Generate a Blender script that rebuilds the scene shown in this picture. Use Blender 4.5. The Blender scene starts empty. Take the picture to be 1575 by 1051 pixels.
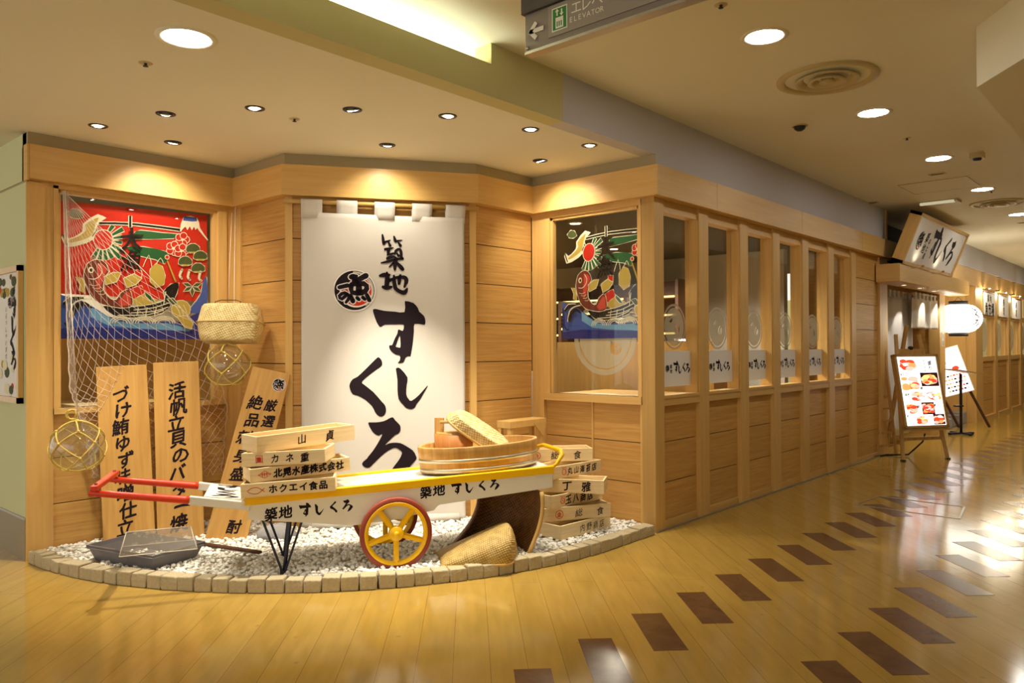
import bpy, math, random
import numpy as np
from mathutils import Vector, Matrix
from mathutils.geometry import tessellate_polygon

random.seed(7)
RNG = np.random.default_rng(11)
SC = bpy.context.scene
COL = SC.collection
R = math.radians
PI = math.pi

# ------------------------------------------------------------------ camera
YAW, PITCH, ROLL = 0.73018, 0.00796, -0.00462
CAM = Vector((2.7325, -4.5268, 1.2701))
fw = Vector((-math.sin(YAW) * math.cos(PITCH), math.cos(YAW) * math.cos(PITCH), math.sin(PITCH)))
rt = Vector((math.cos(YAW), math.sin(YAW), 0))
up = rt.cross(fw)
rt2 = rt * math.cos(ROLL) + up * math.sin(ROLL)
up2 = rt2.cross(fw)
cam = bpy.data.cameras.new('camera')
cam.sensor_width = 36.0
cam.lens = 1188.75 * 36.0 / 1575.0
cam.clip_start, cam.clip_end = 0.05, 100
camo = bpy.data.objects.new('camera', cam)
COL.objects.link(camo)
mw = Matrix.Identity(4)
for i in range(3):
    mw[i][0], mw[i][1], mw[i][2], mw[i][3] = rt2[i], up2[i], -fw[i], CAM[i]
camo.matrix_world = mw
SC.camera = camo

# ------------------------------------------------------------------ view, world
vs = SC.view_settings
vs.view_transform = 'Standard'
vs.look = 'None'
vs.gamma = 1.0
vs.use_curve_mapping = False
vs.exposure = 0.0
world = bpy.data.worlds.new('mall_air')
SC.world = world
world.use_nodes = True
bg = world.node_tree.nodes['Background']
bg.inputs[0].default_value = (1.0, 0.96, 0.85, 1)
bg.inputs[1].default_value = 1.3

# light levels (each lamp is made by its own builder)
DOWNLIGHT = 72.0     # emission of the corridor downlight discs
SPOT_W = 62.0        # display spot lamps
WARM = (1.0, 0.90, 0.72)

# ------------------------------------------------------------------ materials
MATS = {}


def nodes(name):
    m = bpy.data.materials.new(name)
    m.use_nodes = True
    nt = m.node_tree
    b = nt.nodes['Principled BSDF']
    return m, nt, b


def srgb(r, g, b):
    f = lambda c: (c / 255 / 12.92) if c / 255 <= 0.04045 else ((c / 255 + 0.055) / 1.055) ** 2.4
    return (f(r), f(g), f(b), 1)


def plain(name, col, rough=0.5, metal=0.0, spec=0.5, bump=0.0, bscale=60, vary=0.0, vscale=6):
    m, nt, b = nodes(name)
    b.inputs['Base Color'].default_value = col
    b.inputs['Roughness'].default_value = rough
    b.inputs['Metallic'].default_value = metal
    b.inputs['Specular IOR Level'].default_value = spec
    tc = nt.nodes.new('ShaderNodeTexCoord')
    if vary:
        n = nt.nodes.new('ShaderNodeTexNoise')
        n.inputs['Scale'].default_value = vscale
        n.inputs['Detail'].default_value = 4
        nt.links.new(tc.outputs['Object'], n.inputs['Vector'])
        mx = nt.nodes.new('ShaderNodeMix')
        mx.data_type = 'RGBA'
        mx.inputs[6].default_value = tuple(c * (1 - vary) for c in col[:3]) + (1,)
        mx.inputs[7].default_value = tuple(min(1, c * (1 + vary)) for c in col[:3]) + (1,)
        nt.links.new(n.outputs['Fac'], mx.inputs[0])
        nt.links.new(mx.outputs[2], b.inputs['Base Color'])
    if bump:
        n2 = nt.nodes.new('ShaderNodeTexNoise')
        n2.inputs['Scale'].default_value = bscale
        n2.inputs['Detail'].default_value = 5
        nt.links.new(tc.outputs['Object'], n2.inputs['Vector'])
        bp = nt.nodes.new('ShaderNodeBump')
        bp.inputs['Strength'].default_value = bump
        bp.inputs['Distance'].default_value = 0.01
        nt.links.new(n2.outputs['Fac'], bp.inputs['Height'])
        nt.links.new(bp.outputs['Normal'], b.inputs['Normal'])
    MATS[name] = m
    return m


def wood(name, c1, c2, scale=(3, 3, 45), rough=0.42, island=0.10, spec=0.4):
    """streaky grain; the direction with the small scale runs along the fibres"""
    m, nt, b = nodes(name)
    tc = nt.nodes.new('ShaderNodeTexCoord')
    mp = nt.nodes.new('ShaderNodeMapping')
    mp.inputs['Scale'].default_value = scale
    nt.links.new(tc.outputs['Object'], mp.inputs['Vector'])
    geo = nt.nodes.new('ShaderNodeNewGeometry')
    add = nt.nodes.new('ShaderNodeVectorMath')
    add.operation = 'ADD'
    sc = nt.nodes.new('ShaderNodeVectorMath')
    sc.operation = 'SCALE'
    sc.inputs['Scale'].default_value = 37.0
    cx = nt.nodes.new('ShaderNodeCombineXYZ')
    for k in range(3):
        nt.links.new(geo.outputs['Random Per Island'], cx.inputs[k])
    nt.links.new(cx.outputs[0], sc.inputs[0])
    nt.links.new(mp.outputs[0], add.inputs[0])
    nt.links.new(sc.outputs[0], add.inputs[1])
    n = nt.nodes.new('ShaderNodeTexNoise')
    n.inputs['Scale'].default_value = 1.0
    n.inputs['Detail'].default_value = 6
    n.inputs['Roughness'].default_value = 0.62
    n.inputs['Distortion'].default_value = 0.6
    nt.links.new(add.outputs[0], n.inputs['Vector'])
    rp = nt.nodes.new('ShaderNodeValToRGB')
    rp.color_ramp.elements[0].position = 0.30
    rp.color_ramp.elements[1].position = 0.72
    rp.color_ramp.elements[0].color = c2
    rp.color_ramp.elements[1].color = c1
    nt.links.new(n.outputs['Fac'], rp.inputs[0])
    hs = nt.nodes.new('ShaderNodeHueSaturation')
    mr = nt.nodes.new('ShaderNodeMapRange')
    mr.inputs['To Min'].default_value = 1 - island
    mr.inputs['To Max'].default_value = 1 + island
    nt.links.new(geo.outputs['Random Per Island'], mr.inputs['Value'])
    nt.links.new(mr.outputs[0], hs.inputs['Value'])
    nt.links.new(rp.outputs[0], hs.inputs['Color'])
    nt.links.new(hs.outputs[0], b.inputs['Base Color'])
    b.inputs['Roughness'].default_value = rough
    b.inputs['Specular IOR Level'].default_value = spec
    bp = nt.nodes.new('ShaderNodeBump')
    bp.inputs['Strength'].default_value = 0.08
    bp.inputs['Distance'].default_value = 0.004
    nt.links.new(n.outputs['Fac'], bp.inputs['Height'])
    nt.links.new(bp.outputs['Normal'], b.inputs['Normal'])
    MATS[name] = m
    return m


def glow(name, col, strength):
    m = bpy.data.materials.new(name)
    m.use_nodes = True
    nt = m.node_tree
    nt.nodes.clear()
    e = nt.nodes.new('ShaderNodeEmission')
    e.inputs[0].default_value = col if len(col) == 4 else (*col, 1)
    e.inputs[1].default_value = strength
    o = nt.nodes.new('ShaderNodeOutputMaterial')
    nt.links.new(e.outputs[0], o.inputs[0])
    MATS[name] = m
    return m


def pane(name, tint=(0.97, 0.98, 0.97, 1), refl=0.05, rough=0.0, veil=0.0, veilcol=(1, 1, 1, 1), facing=0.5):
    """thin sheet: lets light straight through, mirrors a little more at grazing angles"""
    m = bpy.data.materials.new(name)
    m.use_nodes = True
    nt = m.node_tree
    nt.nodes.clear()
    t = nt.nodes.new('ShaderNodeBsdfTransparent')
    t.inputs[0].default_value = tint
    g = nt.nodes.new('ShaderNodeBsdfGlossy')
    g.inputs['Roughness'].default_value = rough
    lw = nt.nodes.new('ShaderNodeLayerWeight')
    lw.inputs[0].default_value = facing
    mr = nt.nodes.new('ShaderNodeMapRange')
    mr.inputs['To Min'].default_value = refl
    mr.inputs['To Max'].default_value = min(1, refl * 7)
    pw = nt.nodes.new('ShaderNodeMath')
    pw.operation = 'POWER'
    pw.inputs[1].default_value = 3
    nt.links.new(lw.outputs['Facing'], pw.inputs[0])
    nt.links.new(pw.outputs[0], mr.inputs['Value'])
    mx = nt.nodes.new('ShaderNodeMixShader')
    nt.links.new(mr.outputs[0], mx.inputs[0])
    src = t
    if veil:
        d = nt.nodes.new('ShaderNodeBsdfDiffuse')
        d.inputs[0].default_value = veilcol
        mv = nt.nodes.new('ShaderNodeMixShader')
        mv.inputs[0].default_value = veil
        nt.links.new(t.outputs[0], mv.inputs[1])
        nt.links.new(d.outputs[0], mv.inputs[2])
        src = mv
    nt.links.new(src.outputs[0], mx.inputs[1])
    nt.links.new(g.outputs[0], mx.inputs[2])
    o = nt.nodes.new('ShaderNodeOutputMaterial')
    nt.links.new(mx.outputs[0], o.inputs[0])
    MATS[name] = m
    return m


def weave(name, c1, c2, scale=70, rough=0.6, angle=0.6):
    """plaited bamboo: two crossed wave bands checkered together"""
    m, nt, b = nodes(name)
    tc = nt.nodes.new('ShaderNodeTexCoord')
    mp = nt.nodes.new('ShaderNodeMapping')
    mp.inputs['Rotation'].default_value = (0.5, 0.3, angle)
    nt.links.new(tc.outputs['Object'], mp.inputs['Vector'])
    w1 = nt.nodes.new('ShaderNodeTexWave')
    w2 = nt.nodes.new('ShaderNodeTexWave')
    w1.bands_direction, w2.bands_direction = 'X', 'Z'
    for w in (w1, w2):
        w.inputs['Scale'].default_value = scale / 6.28
        w.inputs['Distortion'].default_value = 1.2
        w.inputs['Detail'].default_value = 1
        nt.links.new(mp.outputs[0], w.inputs['Vector'])
    mu = nt.nodes.new('ShaderNodeMath')
    mu.operation = 'MULTIPLY'
    nt.links.new(w1.outputs['Fac'], mu.inputs[0])
    nt.links.new(w2.outputs['Fac'], mu.inputs[1])
    n = nt.nodes.new('ShaderNodeTexNoise')
    n.inputs['Scale'].default_value = 30
    nt.links.new(tc.outputs['Object'], n.inputs['Vector'])
    ad = nt.nodes.new('ShaderNodeMath')
    ad.operation = 'ADD'
    nt.links.new(mu.outputs[0], ad.inputs[0])
    nt.links.new(n.outputs['Fac'], ad.inputs[1])
    rp = nt.nodes.new('ShaderNodeValToRGB')
    rp.color_ramp.elements[0].position = 0.45
    rp.color_ramp.elements[1].position = 0.95
    rp.color_ramp.elements[0].color = c2
    rp.color_ramp.elements[1].color = c1
    nt.links.new(ad.outputs[0], rp.inputs[0])
    nt.links.new(rp.outputs[0], b.inputs['Base Color'])
    b.inputs['Roughness'].default_value = rough
    bp = nt.nodes.new('ShaderNodeBump')
    bp.inputs['Strength'].default_value = 0.5
    bp.inputs['Distance'].default_value = 0.004
    nt.links.new(mu.outputs[0], bp.inputs['Height'])
    nt.links.new(bp.outputs['Normal'], b.inputs['Normal'])
    MATS[name] = m
    return m


# palette ----------------------------------------------------------------
HONEY1, HONEY2 = srgb(224, 184, 114), srgb(200, 152, 86)
wood('wood_post', HONEY1, srgb(212, 168, 98), (34, 34, 1.6), 0.38, 0.03)
wood('wood_band', HONEY1, srgb(212, 168, 98), (1.6, 1.6, 34), 0.38, 0.03)
wood('wood_panel', srgb(222, 176, 102), srgb(194, 144, 76), (2.6, 2.6, 62), 0.45, 0.07)
wood('wood_board', srgb(210, 164, 90), srgb(186, 138, 70), (30, 30, 1.5), 0.5, 0.05)
wood('crate_wood', srgb(244, 224, 180), srgb(224, 194, 142), (3, 60, 60), 0.6, 0.06)
wood('crate_end', srgb(244, 226, 184), srgb(226, 198, 146), (60, 3, 60), 0.6, 0.06)
wood('tub_wood', srgb(220, 176, 104), srgb(184, 136, 72), (22, 22, 1.2), 0.5, 0.10)
wood('pail_wood', srgb(208, 146, 82), srgb(184, 118, 60), (22, 22, 1.2), 0.5, 0.06)
wood('dark_wood', srgb(92, 56, 30), srgb(58, 34, 18), (4, 40, 40), 0.6, 0.05)
wood('easel_wood', srgb(206, 168, 104), srgb(182, 138, 78), (20, 20, 2), 0.5, 0.05)
plain('ceiling_cream', srgb(234, 230, 210), 0.9, spec=0.2, bump=0.02, bscale=300)
plain('paint_cream', srgb(206, 200, 150), 0.85, spec=0.2)
plain('paint_beige', srgb(172, 160, 130), 0.85, spec=0.2)
plain('bulkhead_grey', srgb(200, 197, 202), 0.85, spec=0.2)
plain('bulkhead_olive', srgb(204, 196, 146), 0.85, spec=0.2)
plain('gap_shade', srgb(176, 162, 128), 0.85, spec=0.2)
plain('paint_sage', srgb(212, 214, 168), 0.8, spec=0.2)
plain('baseboard_olive', srgb(134, 112, 50), 0.35)
plain('metal_strip', srgb(170, 165, 155), 0.35, 0.7)
plain('black', srgb(14, 12, 14), 0.6)
plain('ink', srgb(30, 18, 26), 0.75, spec=0.2)
plain('black_gloss', srgb(20, 18, 18), 0.3)
plain('white_paint', srgb(236, 232, 220), 0.45, vary=0.04, vscale=9)
plain('white_plastic', srgb(226, 222, 212), 0.5)
plain('paper_white', srgb(244, 241, 240), 0.8, spec=0.1)
plain('cloth_white', srgb(217, 212, 205), 0.9, spec=0.1, bump=0.05, bscale=500)
plain('cloth_grey', srgb(206, 204, 206), 0.9, spec=0.1)
plain('yellow_paint', srgb(250, 196, 8), 0.35, vary=0.05)
plain('red_paint', srgb(222, 58, 20), 0.35, vary=0.05)
plain('rust_red', srgb(146, 58, 36), 0.5)
plain('iron', srgb(52, 54, 66), 0.45, 0.5)
plain('chrome', srgb(214, 214, 216), 0.15, 1.0)
plain('hoop_metal', srgb(206, 196, 172), 0.36, 0.85)
plain('alu', srgb(190, 190, 190), 0.28, 0.9)
plain('grey_plastic', srgb(112, 108, 112), 0.4, vary=0.12, vscale=25)
plain('ink_red', srgb(206, 56, 34), 0.7, spec=0.2)
plain('rope_yellow', srgb(214, 186, 92), 0.8, bump=0.4, bscale=400)
plain('bamboo', srgb(206, 168, 96), 0.5, vary=0.1)
plain('edge_highlight', srgb(214, 206, 190), 0.3)
plain('net_white', srgb(236, 220, 204), 0.8)
plain('granite', srgb(186, 172, 140), 0.85, bump=0.7, bscale=55, vary=0.22, vscale=120)
plain('pebble_white', srgb(250, 247, 240), 0.7, vary=0.07, vscale=14)
plain('bed_white', srgb(196, 188, 172), 0.9, bump=0.6, bscale=70)
plain('vent_paint', srgb(196, 178, 128), 0.55)
plain('dark_void', srgb(40, 32, 22), 0.9)
plain('sign_grey', srgb(128, 118, 110), 0.3, 0.2)
plain('sign_lightgrey', srgb(146, 136, 126), 0.35, 0.2)
plain('sign_dark', srgb(62, 54, 54), 0.4)
plain('sign_letter', srgb(228, 222, 204), 0.5)
plain('sign_green', srgb(40, 122, 48), 0.5)
plain('sign_red', srgb(170, 34, 48), 0.5)
plain('sign_blue', srgb(44, 64, 140), 0.5)
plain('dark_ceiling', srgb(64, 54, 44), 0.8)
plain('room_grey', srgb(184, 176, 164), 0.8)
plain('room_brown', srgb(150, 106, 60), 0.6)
plain('plate_grey', srgb(196, 190, 176), 0.35)
plain('gold_deco', srgb(214, 172, 60), 0.4, 0.3)
plain('stone_grey', srgb(160, 158, 160), 0.8, bump=0.5, bscale=30, vary=0.15, vscale=8)
for nm, c in dict(red=(204, 40, 22), navy=(38, 48, 132), blue=(64, 92, 176), sky=(120, 172, 214), green=(40, 92, 48),
                  dkgreen=(76, 88, 48), cream=(236, 226, 196), gold=(194, 164, 72), fish=(120, 52, 36),
                  rfish=(206, 70, 56)).items():
    plain('banner_' + nm, srgb(*c), 0.75, spec=0.2)
MATS['banner_black'] = plain('banner_black', srgb(26, 20, 18), 0.75, spec=0.2)
pane('glass', refl=0.035)
pane('glass_float', (0.90, 0.91, 0.90, 1), 0.12, veil=0.03, veilcol=srgb(210, 200, 170))
pane('clear_plastic', (0.95, 0.94, 0.92, 1), 0.08, 0.08, veil=0.05, veilcol=srgb(230, 220, 200))
pane('frosted', (0.85, 0.83, 0.78, 1), 0.02, 0.4, veil=0.72, veilcol=srgb(214, 202, 176))
weave('weave_pale', srgb(240, 222, 164), srgb(190, 158, 92), 150)
weave('weave_tan', srgb(206, 178, 108), srgb(158, 124, 58), 170)
weave('weave_brown', srgb(150, 104, 56), srgb(96, 62, 30), 130)
glow('downlight_glow', (1, 0.97, 0.90), DOWNLIGHT)
glow('spot_glow', (1, 0.95, 0.86), 30)
glow('tube_glow', (0.95, 1.0, 0.78), 75)
glow('lantern_glow', (1, 0.95, 0.80), 5.0)
glow('lamp_strip', (1, 0.72, 0.22), 3.5)
glow('cold_lamp', (1, 1, 1), 5)
glow('far_lamp', (1, 0.80, 0.50), 5)
glow('exit_glow', (1, 0.88, 0.55), 0.55)
for nm, c, s in (('white', (1, 0.97, 0.94), 1.25), ('red', srgb(222, 70, 40), 1.0), ('orange', srgb(246, 150, 84), 1.1),
                 ('pink', srgb(250, 176, 158), 1.1), ('dark', srgb(60, 24, 20), 0.7), ('yellow', srgb(246, 214, 120), 1.1),
                 ('cyan', srgb(196, 226, 246), 1.2), ('black', srgb(30, 26, 30), 0.6)):
    glow('menu_' + nm, c, s * 1.6)


def make_floor_material():
    m, nt, b = nodes('floor_planks')
    tc = nt.nodes.new('ShaderNodeTexCoord')
    mp = nt.nodes.new('ShaderNodeMapping')
    mp.inputs['Rotation'].default_value = (0, 0, R(45))
    mp.vector_type = 'TEXTURE'
    # texture space: x along planks (-X+Y), y across
    mp.inputs['Rotation'].default_value = (0, 0, R(135))
    nt.links.new(tc.outputs['Object'], mp.inputs['Vector'])
    br = nt.nodes.new('ShaderNodeTexBrick')
    br.offset = 0.37
    br.inputs['Scale'].default_value = 1.0
    br.inputs['Brick Width'].default_value = 2.6
    br.inputs['Row Height'].default_value = 0.14875
    br.inputs['Mortar Size'].default_value = 0.0011
    br.inputs['Mortar Smooth'].default_value = 0.3
    br.inputs['Bias'].default_value = 0.0
    br.inputs['Color1'].default_value = srgb(182, 148, 71)
    br.inputs['Color2'].default_value = srgb(175, 141, 65)
    br.inputs['Mortar'].default_value = srgb(124, 94, 42)
    nt.links.new(mp.outputs[0], br.inputs['Vector'])
    m2 = nt.nodes.new('ShaderNodeMapping')
    m2.inputs['Scale'].default_value = (2.2, 16, 1)
    nt.links.new(mp.outputs[0], m2.inputs['Vector'])
    n = nt.nodes.new('ShaderNodeTexNoise')
    n.inputs['Scale'].default_value = 1.6
    n.inputs['Detail'].default_value = 6
    nt.links.new(m2.outputs[0], n.inputs['Vector'])
    hs = nt.nodes.new('ShaderNodeHueSaturation')
    mr = nt.nodes.new('ShaderNodeMapRange')
    mr.inputs['To Min'].default_value = 0.80
    mr.inputs['To Max'].default_value = 1.18
    nt.links.new(n.outputs['Fac'], mr.inputs['Value'])
    nt.links.new(mr.outputs[0], hs.inputs['Value'])
    nt.links.new(br.outputs['Color'], hs.inputs['Color'])
    # knots
    v = nt.nodes.new('ShaderNodeTexVoronoi')
    v.inputs['Scale'].default_value = 5.5
    nt.links.new(mp.outputs[0], v.inputs['Vector'])
    r2 = nt.nodes.new('ShaderNodeMapRange')
    r2.inputs['From Min'].default_value = 0.02
    r2.inputs['From Max'].default_value = 0.085
    r2.inputs['To Min'].default_value = 0.45
    r2.inputs['To Max'].default_value = 0.0
    nt.links.new(v.outputs['Distance'], r2.inputs['Value'])
    mx = nt.nodes.new('ShaderNodeMix')
    mx.data_type = 'RGBA'
    mx.inputs[7].default_value = srgb(140, 98, 40)
    nt.links.new(r2.outputs[0], mx.inputs[0])
    nt.links.new(hs.outputs[0], mx.inputs[6])
    nt.links.new(mx.outputs[2], b.inputs['Base Color'])
    b.inputs['Roughness'].default_value = 0.115
    b.inputs['Specular IOR Level'].default_value = 0.5
    nb = nt.nodes.new('ShaderNodeTexNoise')
    nb.inputs['Scale'].default_value = 1.0
    nb.inputs['Detail'].default_value = 3
    m3 = nt.nodes.new('ShaderNodeMapping')
    m3.inputs['Scale'].default_value = (15, 5, 1)
    nt.links.new(mp.outputs[0], m3.inputs['Vector'])
    nt.links.new(m3.outputs[0], nb.inputs['Vector'])
    bp = nt.nodes.new('ShaderNodeBump')
    bp.inputs['Strength'].default_value = 0.07
    bp.inputs['Distance'].default_value = 0.004
    nt.links.new(nb.outputs['Fac'], bp.inputs['Height'])
    nt.links.new(bp.outputs['Normal'], b.inputs['Normal'])
    MATS['floor_planks'] = m


make_floor_material()
wood('floor_inlay', srgb(112, 78, 48), srgb(90, 60, 36), (9, 9, 9), 0.20, 0.05, 0.3)


# ------------------------------------------------------------------ mesh helpers
class MB:
    """collects shapes and links them as ONE mesh object"""

    def __init__(s, M=None):
        s.v, s.f, s.m, s.sm = [], [], [], []
        s.M = M or Matrix.Identity(4)

    def add(s, V, F, mat=0, M=None, smooth=False):
        T = s.M @ M if M is not None else s.M
        b = len(s.v)
        s.v.extend(T @ Vector(p) for p in V)
        s.f.extend(tuple(b + i for i in f) for f in F)
        s.m.extend([mat] * len(F))
        s.sm.extend([smooth] * len(F))
        return s

    def box(s, x0, x1, y0, y1, z0, z1, mat=0, M=None):
        V = [(x, y, z) for z in (z0, z1) for y in (y0, y1) for x in (x0, x1)]
        F = [(0, 2, 3, 1), (4, 5, 7, 6), (0, 1, 5, 4), (2, 6, 7, 3), (0, 4, 6, 2), (1, 3, 7, 5)]
        return s.add(V, F, mat, M)

    def hexa(s, bottom, top, mat=0, M=None):
        n = len(bottom)
        V = list(bottom) + list(top)
        F = [tuple(range(n))[::-1], tuple(range(n, 2 * n))] + [(i, (i + 1) % n, n + (i + 1) % n, n + i) for i in range(n)]
        return s.add(V, F, mat, M)

    def bar(s, a, b, w, h, mat=0, M=None, upv=(0, 0, 1)):
        """rectangular bar from a to b; w across, h along upv"""
        a, b = Vector(a), Vector(b)
        t = (b - a).normalized()
        u = Vector(upv)
        r = t.cross(u)
        if r.length < 1e-4:
            u = Vector((0, 1, 0))
            r = t.cross(u)
        r.normalize()
        u = r.cross(t).normalized()
        q = [(-w / 2, -h / 2), (w / 2, -h / 2), (w / 2, h / 2), (-w / 2, h / 2)]
        return s.hexa([a + r * x + u * y for x, y in q], [b + r * x + u * y for x, y in q], mat, M)

    def tube(s, pts, r, n=8, mat=0, M=None, closed=False, cap=True):
        pts = [Vector(p) for p in pts]
        rr = r if isinstance(r, (list, tuple)) else [r] * len(pts)
        V, F = [], []
        L = len(pts)
        prev = None
        for i, p in enumerate(pts):
            a = pts[(i - 1) % L] if (closed or i > 0) else p
            b = pts[(i + 1) % L] if (closed or i < L - 1) else p
            t = (b - a)
            t = t.normalized() if t.length > 1e-9 else Vector((0, 0, 1))
            if prev is None:
                u = Vector((0, 0, 1)) if abs(t.z) < 0.9 else Vector((1, 0, 0))
            else:
                u = prev
            u = (u - t * u.dot(t))
            u = u.normalized() if u.length > 1e-6 else Vector((1, 0, 0))
            prev = u
            w = t.cross(u)
            for k in range(n):
                an = 2 * PI * k / n
                V.append(p + (u * math.cos(an) + w * math.sin(an)) * rr[i])
        for i in range(L if closed else L - 1):
            for k in range(n):
                j = (i + 1) % L
                F.append((i * n + k, i * n + (k + 1) % n, j * n + (k + 1) % n, j * n + k))
        if cap and not closed:
            F.append(tuple(range(n))[::-1])
            F.append(tuple((L - 1) * n + k for k in range(n)))
        return s.add(V, F, mat, M, True)

    def lathe(s, prof, n=24, mat=0, M=None, a0=0, a1=2 * PI, sx=1, sy=1, smooth=True):
        full = abs(a1 - a0 - 2 * PI) < 1e-6
        m = n if full else n + 1
        V, F = [], []
        for r, z in prof:
            for k in range(m):
                a = a0 + (a1 - a0) * k / n
                V.append((r * math.cos(a) * sx, r * math.sin(a) * sy, z))
        for i in range(len(prof) - 1):
            for k in range(n):
                k2 = (k + 1) % m
                F.append((i * m + k, i * m + k2, (i + 1) * m + k2, (i + 1) * m + k))
        return s.add(V, F, mat, M, smooth)

    def disc(s, r, z=0, n=24, mat=0, M=None, sx=1, sy=1, flip=False):
        V = [(r * math.cos(2 * PI * k / n) * sx, r * math.sin(2 * PI * k / n) * sy, z) for k in range(n)]
        f = tuple(range(n))
        return s.add(V, [f[::-1] if flip else f], mat, M)

    def grid(s, fn, nu, nv, mat=0, M=None, smooth=True):
        V = [fn(i / nu, j / nv) for j in range(nv + 1) for i in range(nu + 1)]
        F = [(j * (nu + 1) + i, j * (nu + 1) + i + 1, (j + 1) * (nu + 1) + i + 1, (j + 1) * (nu + 1) + i)
             for j in range(nv) for i in range(nu)]
        return s.add(V, F, mat, M, smooth)

    def poly(s, pts, z=0.0, mat=0, M=None, holes=()):
        """filled flat polygon in local xy at height z, normal +z"""
        loops = [[Vector((p[0], p[1], 0)) for p in pts]] + [[Vector((p[0], p[1], 0)) for p in h] for h in holes]
        tris = tessellate_polygon(loops)
        V = [(p.x, p.y, z) for l in loops for p in l]
        F = []
        for a, b, c in tris:
            A, B, C_ = V[a], V[b], V[c]
            ar = (B[0] - A[0]) * (C_[1] - A[1]) - (C_[0] - A[0]) * (B[1] - A[1])
            if abs(ar) > 1e-12:
                F.append((a, b, c) if ar > 0 else (a, c, b))
        return s.add(V, F, mat, M)

    def prism(s, pts, z0, z1, mat=0, M=None):
        n = len(pts)
        loops = [[Vector((p[0], p[1], 0)) for p in pts]]
        tris = tessellate_polygon(loops)
        V = [(p[0], p[1], z0) for p in pts] + [(p[0], p[1], z1) for p in pts]
        area = sum(pts[i][0] * pts[(i + 1) % n][1] - pts[(i + 1) % n][0] * pts[i][1] for i in range(n))
        F = []
        for t in tris:
            A, B, C_ = (V[i] for i in t)
            ar = (B[0] - A[0]) * (C_[1] - A[1]) - (C_[0] - A[0]) * (B[1] - A[1])
            t = t if ar > 0 else t[::-1]
            F.append(tuple(i + n for i in t))
            F.append(tuple(t)[::-1])
        for i in range(n):
            j = (i + 1) % n
            q = (i, j, n + j, n + i)
            F.append(q if area > 0 else q[::-1])
        return s.add(V, F, mat, M)

    def stroke(s, pts, z=0.0, mat=0, M=None, smooth=3, closed=False, wmul=1.0, cap=True):
        """brush stroke: pts = (x, y, width)"""
        P = [np.array(p, float) for p in pts]
        L = len(P)
        Q = []
        seg = L if closed else L - 1
        for i in range(seg):
            p0 = P[(i - 1) % L] if (closed or i > 0) else P[i]
            p1, p2 = P[i], P[(i + 1) % L]
            p3 = P[(i + 2) % L] if (closed or i + 2 < L) else p2
            for k in range(smooth):
                t = k / smooth
                Q.append(0.5 * ((2 * p1) + (-p0 + p2) * t + (2 * p0 - 5 * p1 + 4 * p2 - p3) * t * t + (-p0 + 3 * p1 - 3 * p2 + p3) * t ** 3))
        if not closed:
            Q.append(P[-1])
        V, F = [], []
        n = len(Q)
        for i, q in enumerate(Q):
            a = Q[(i - 1) % n] if (closed or i > 0) else q
            b = Q[(i + 1) % n] if (closed or i < n - 1) else q
            d = b[:2] - a[:2]
            d = d / (np.hypot(*d) + 1e-9)
            w = max(q[2], 1e-4) * wmul / 2
            V += [(q[0] - d[1] * w, q[1] + d[0] * w, z), (q[0] + d[1] * w, q[1] - d[0] * w, z)]
        for i in range(n if closed else n - 1):
            j = (i + 1) % n
            F.append((2 * i, 2 * i + 1, 2 * j + 1, 2 * j))
        s.add(V, F, mat, M)
        if cap and not closed:
            for q in (Q[0], Q[-1]):
                w = max(q[2], 1e-4) * wmul / 2
                s.add([(q[0] + w * math.cos(PI * k / 4), q[1] + w * math.sin(PI * k / 4), z) for k in range(8)], [tuple(range(8))], mat, M)
        return s

    def build(s, name, mats, parent=None, loc=None, M=None):
        me = bpy.data.meshes.new(name)
        me.from_pydata([tuple(p) for p in s.v], [], s.f)
        if not isinstance(mats, (list, tuple)):
            mats = [mats]
        for k in mats:
            me.materials.append(MATS[k])
        me.polygons.foreach_set('material_index', s.m)
        me.polygons.foreach_set('use_smooth', s.sm)
        me.update()
        o = bpy.data.objects.new(name, me)
        COL.objects.link(o)
        if parent is not None:
            o.parent = parent
        if loc is not None:
            o.location = loc
        if M is not None:
            o.matrix_local = M
        return o


def tag(o, label, cat, group=None, kind=None):
    if label:
        o['label'] = label
    if cat:
        o['category'] = cat
    if group:
        o['group'] = group
    if kind:
        o['kind'] = kind
    return o


def struct(o):
    o['kind'] = 'structure'
    return o


def thing(name, label, cat, M=None, group=None):
    o = bpy.data.objects.new(name, None)
    o.empty_display_size = 0.1
    COL.objects.link(o)
    if M is not None:
        o.matrix_world = M
    return tag(o, label, cat, group)


def T(x, y, z):
    return Matrix.Translation((x, y, z))


def RZ(deg):
    return Matrix.Rotation(R(deg), 4, 'Z')


def RX(deg):
    return Matrix.Rotation(R(deg), 4, 'X')


def RY(deg):
    return Matrix.Rotation(R(deg), 4, 'Y')


def FR(x, y, deg, z=0):
    """wall frame: x along the wall to the right, y into the wall, z up"""
    return T(x, y, z) @ RZ(deg)


FACE = RX(90)          # local xy drawing -> x right, z up, normal towards -y (the viewer)


def bevel(o, w, seg=2):
    b = o.modifiers.new('bevel', 'BEVEL')
    b.width = w
    b.segments = seg
    b.limit_method = 'ANGLE'
    return o


def solid(o, t, off=0):
    b = o.modifiers.new('solidify', 'SOLIDIFY')
    b.thickness = t
    b.offset = off
    return o


GLY = {}


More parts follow.
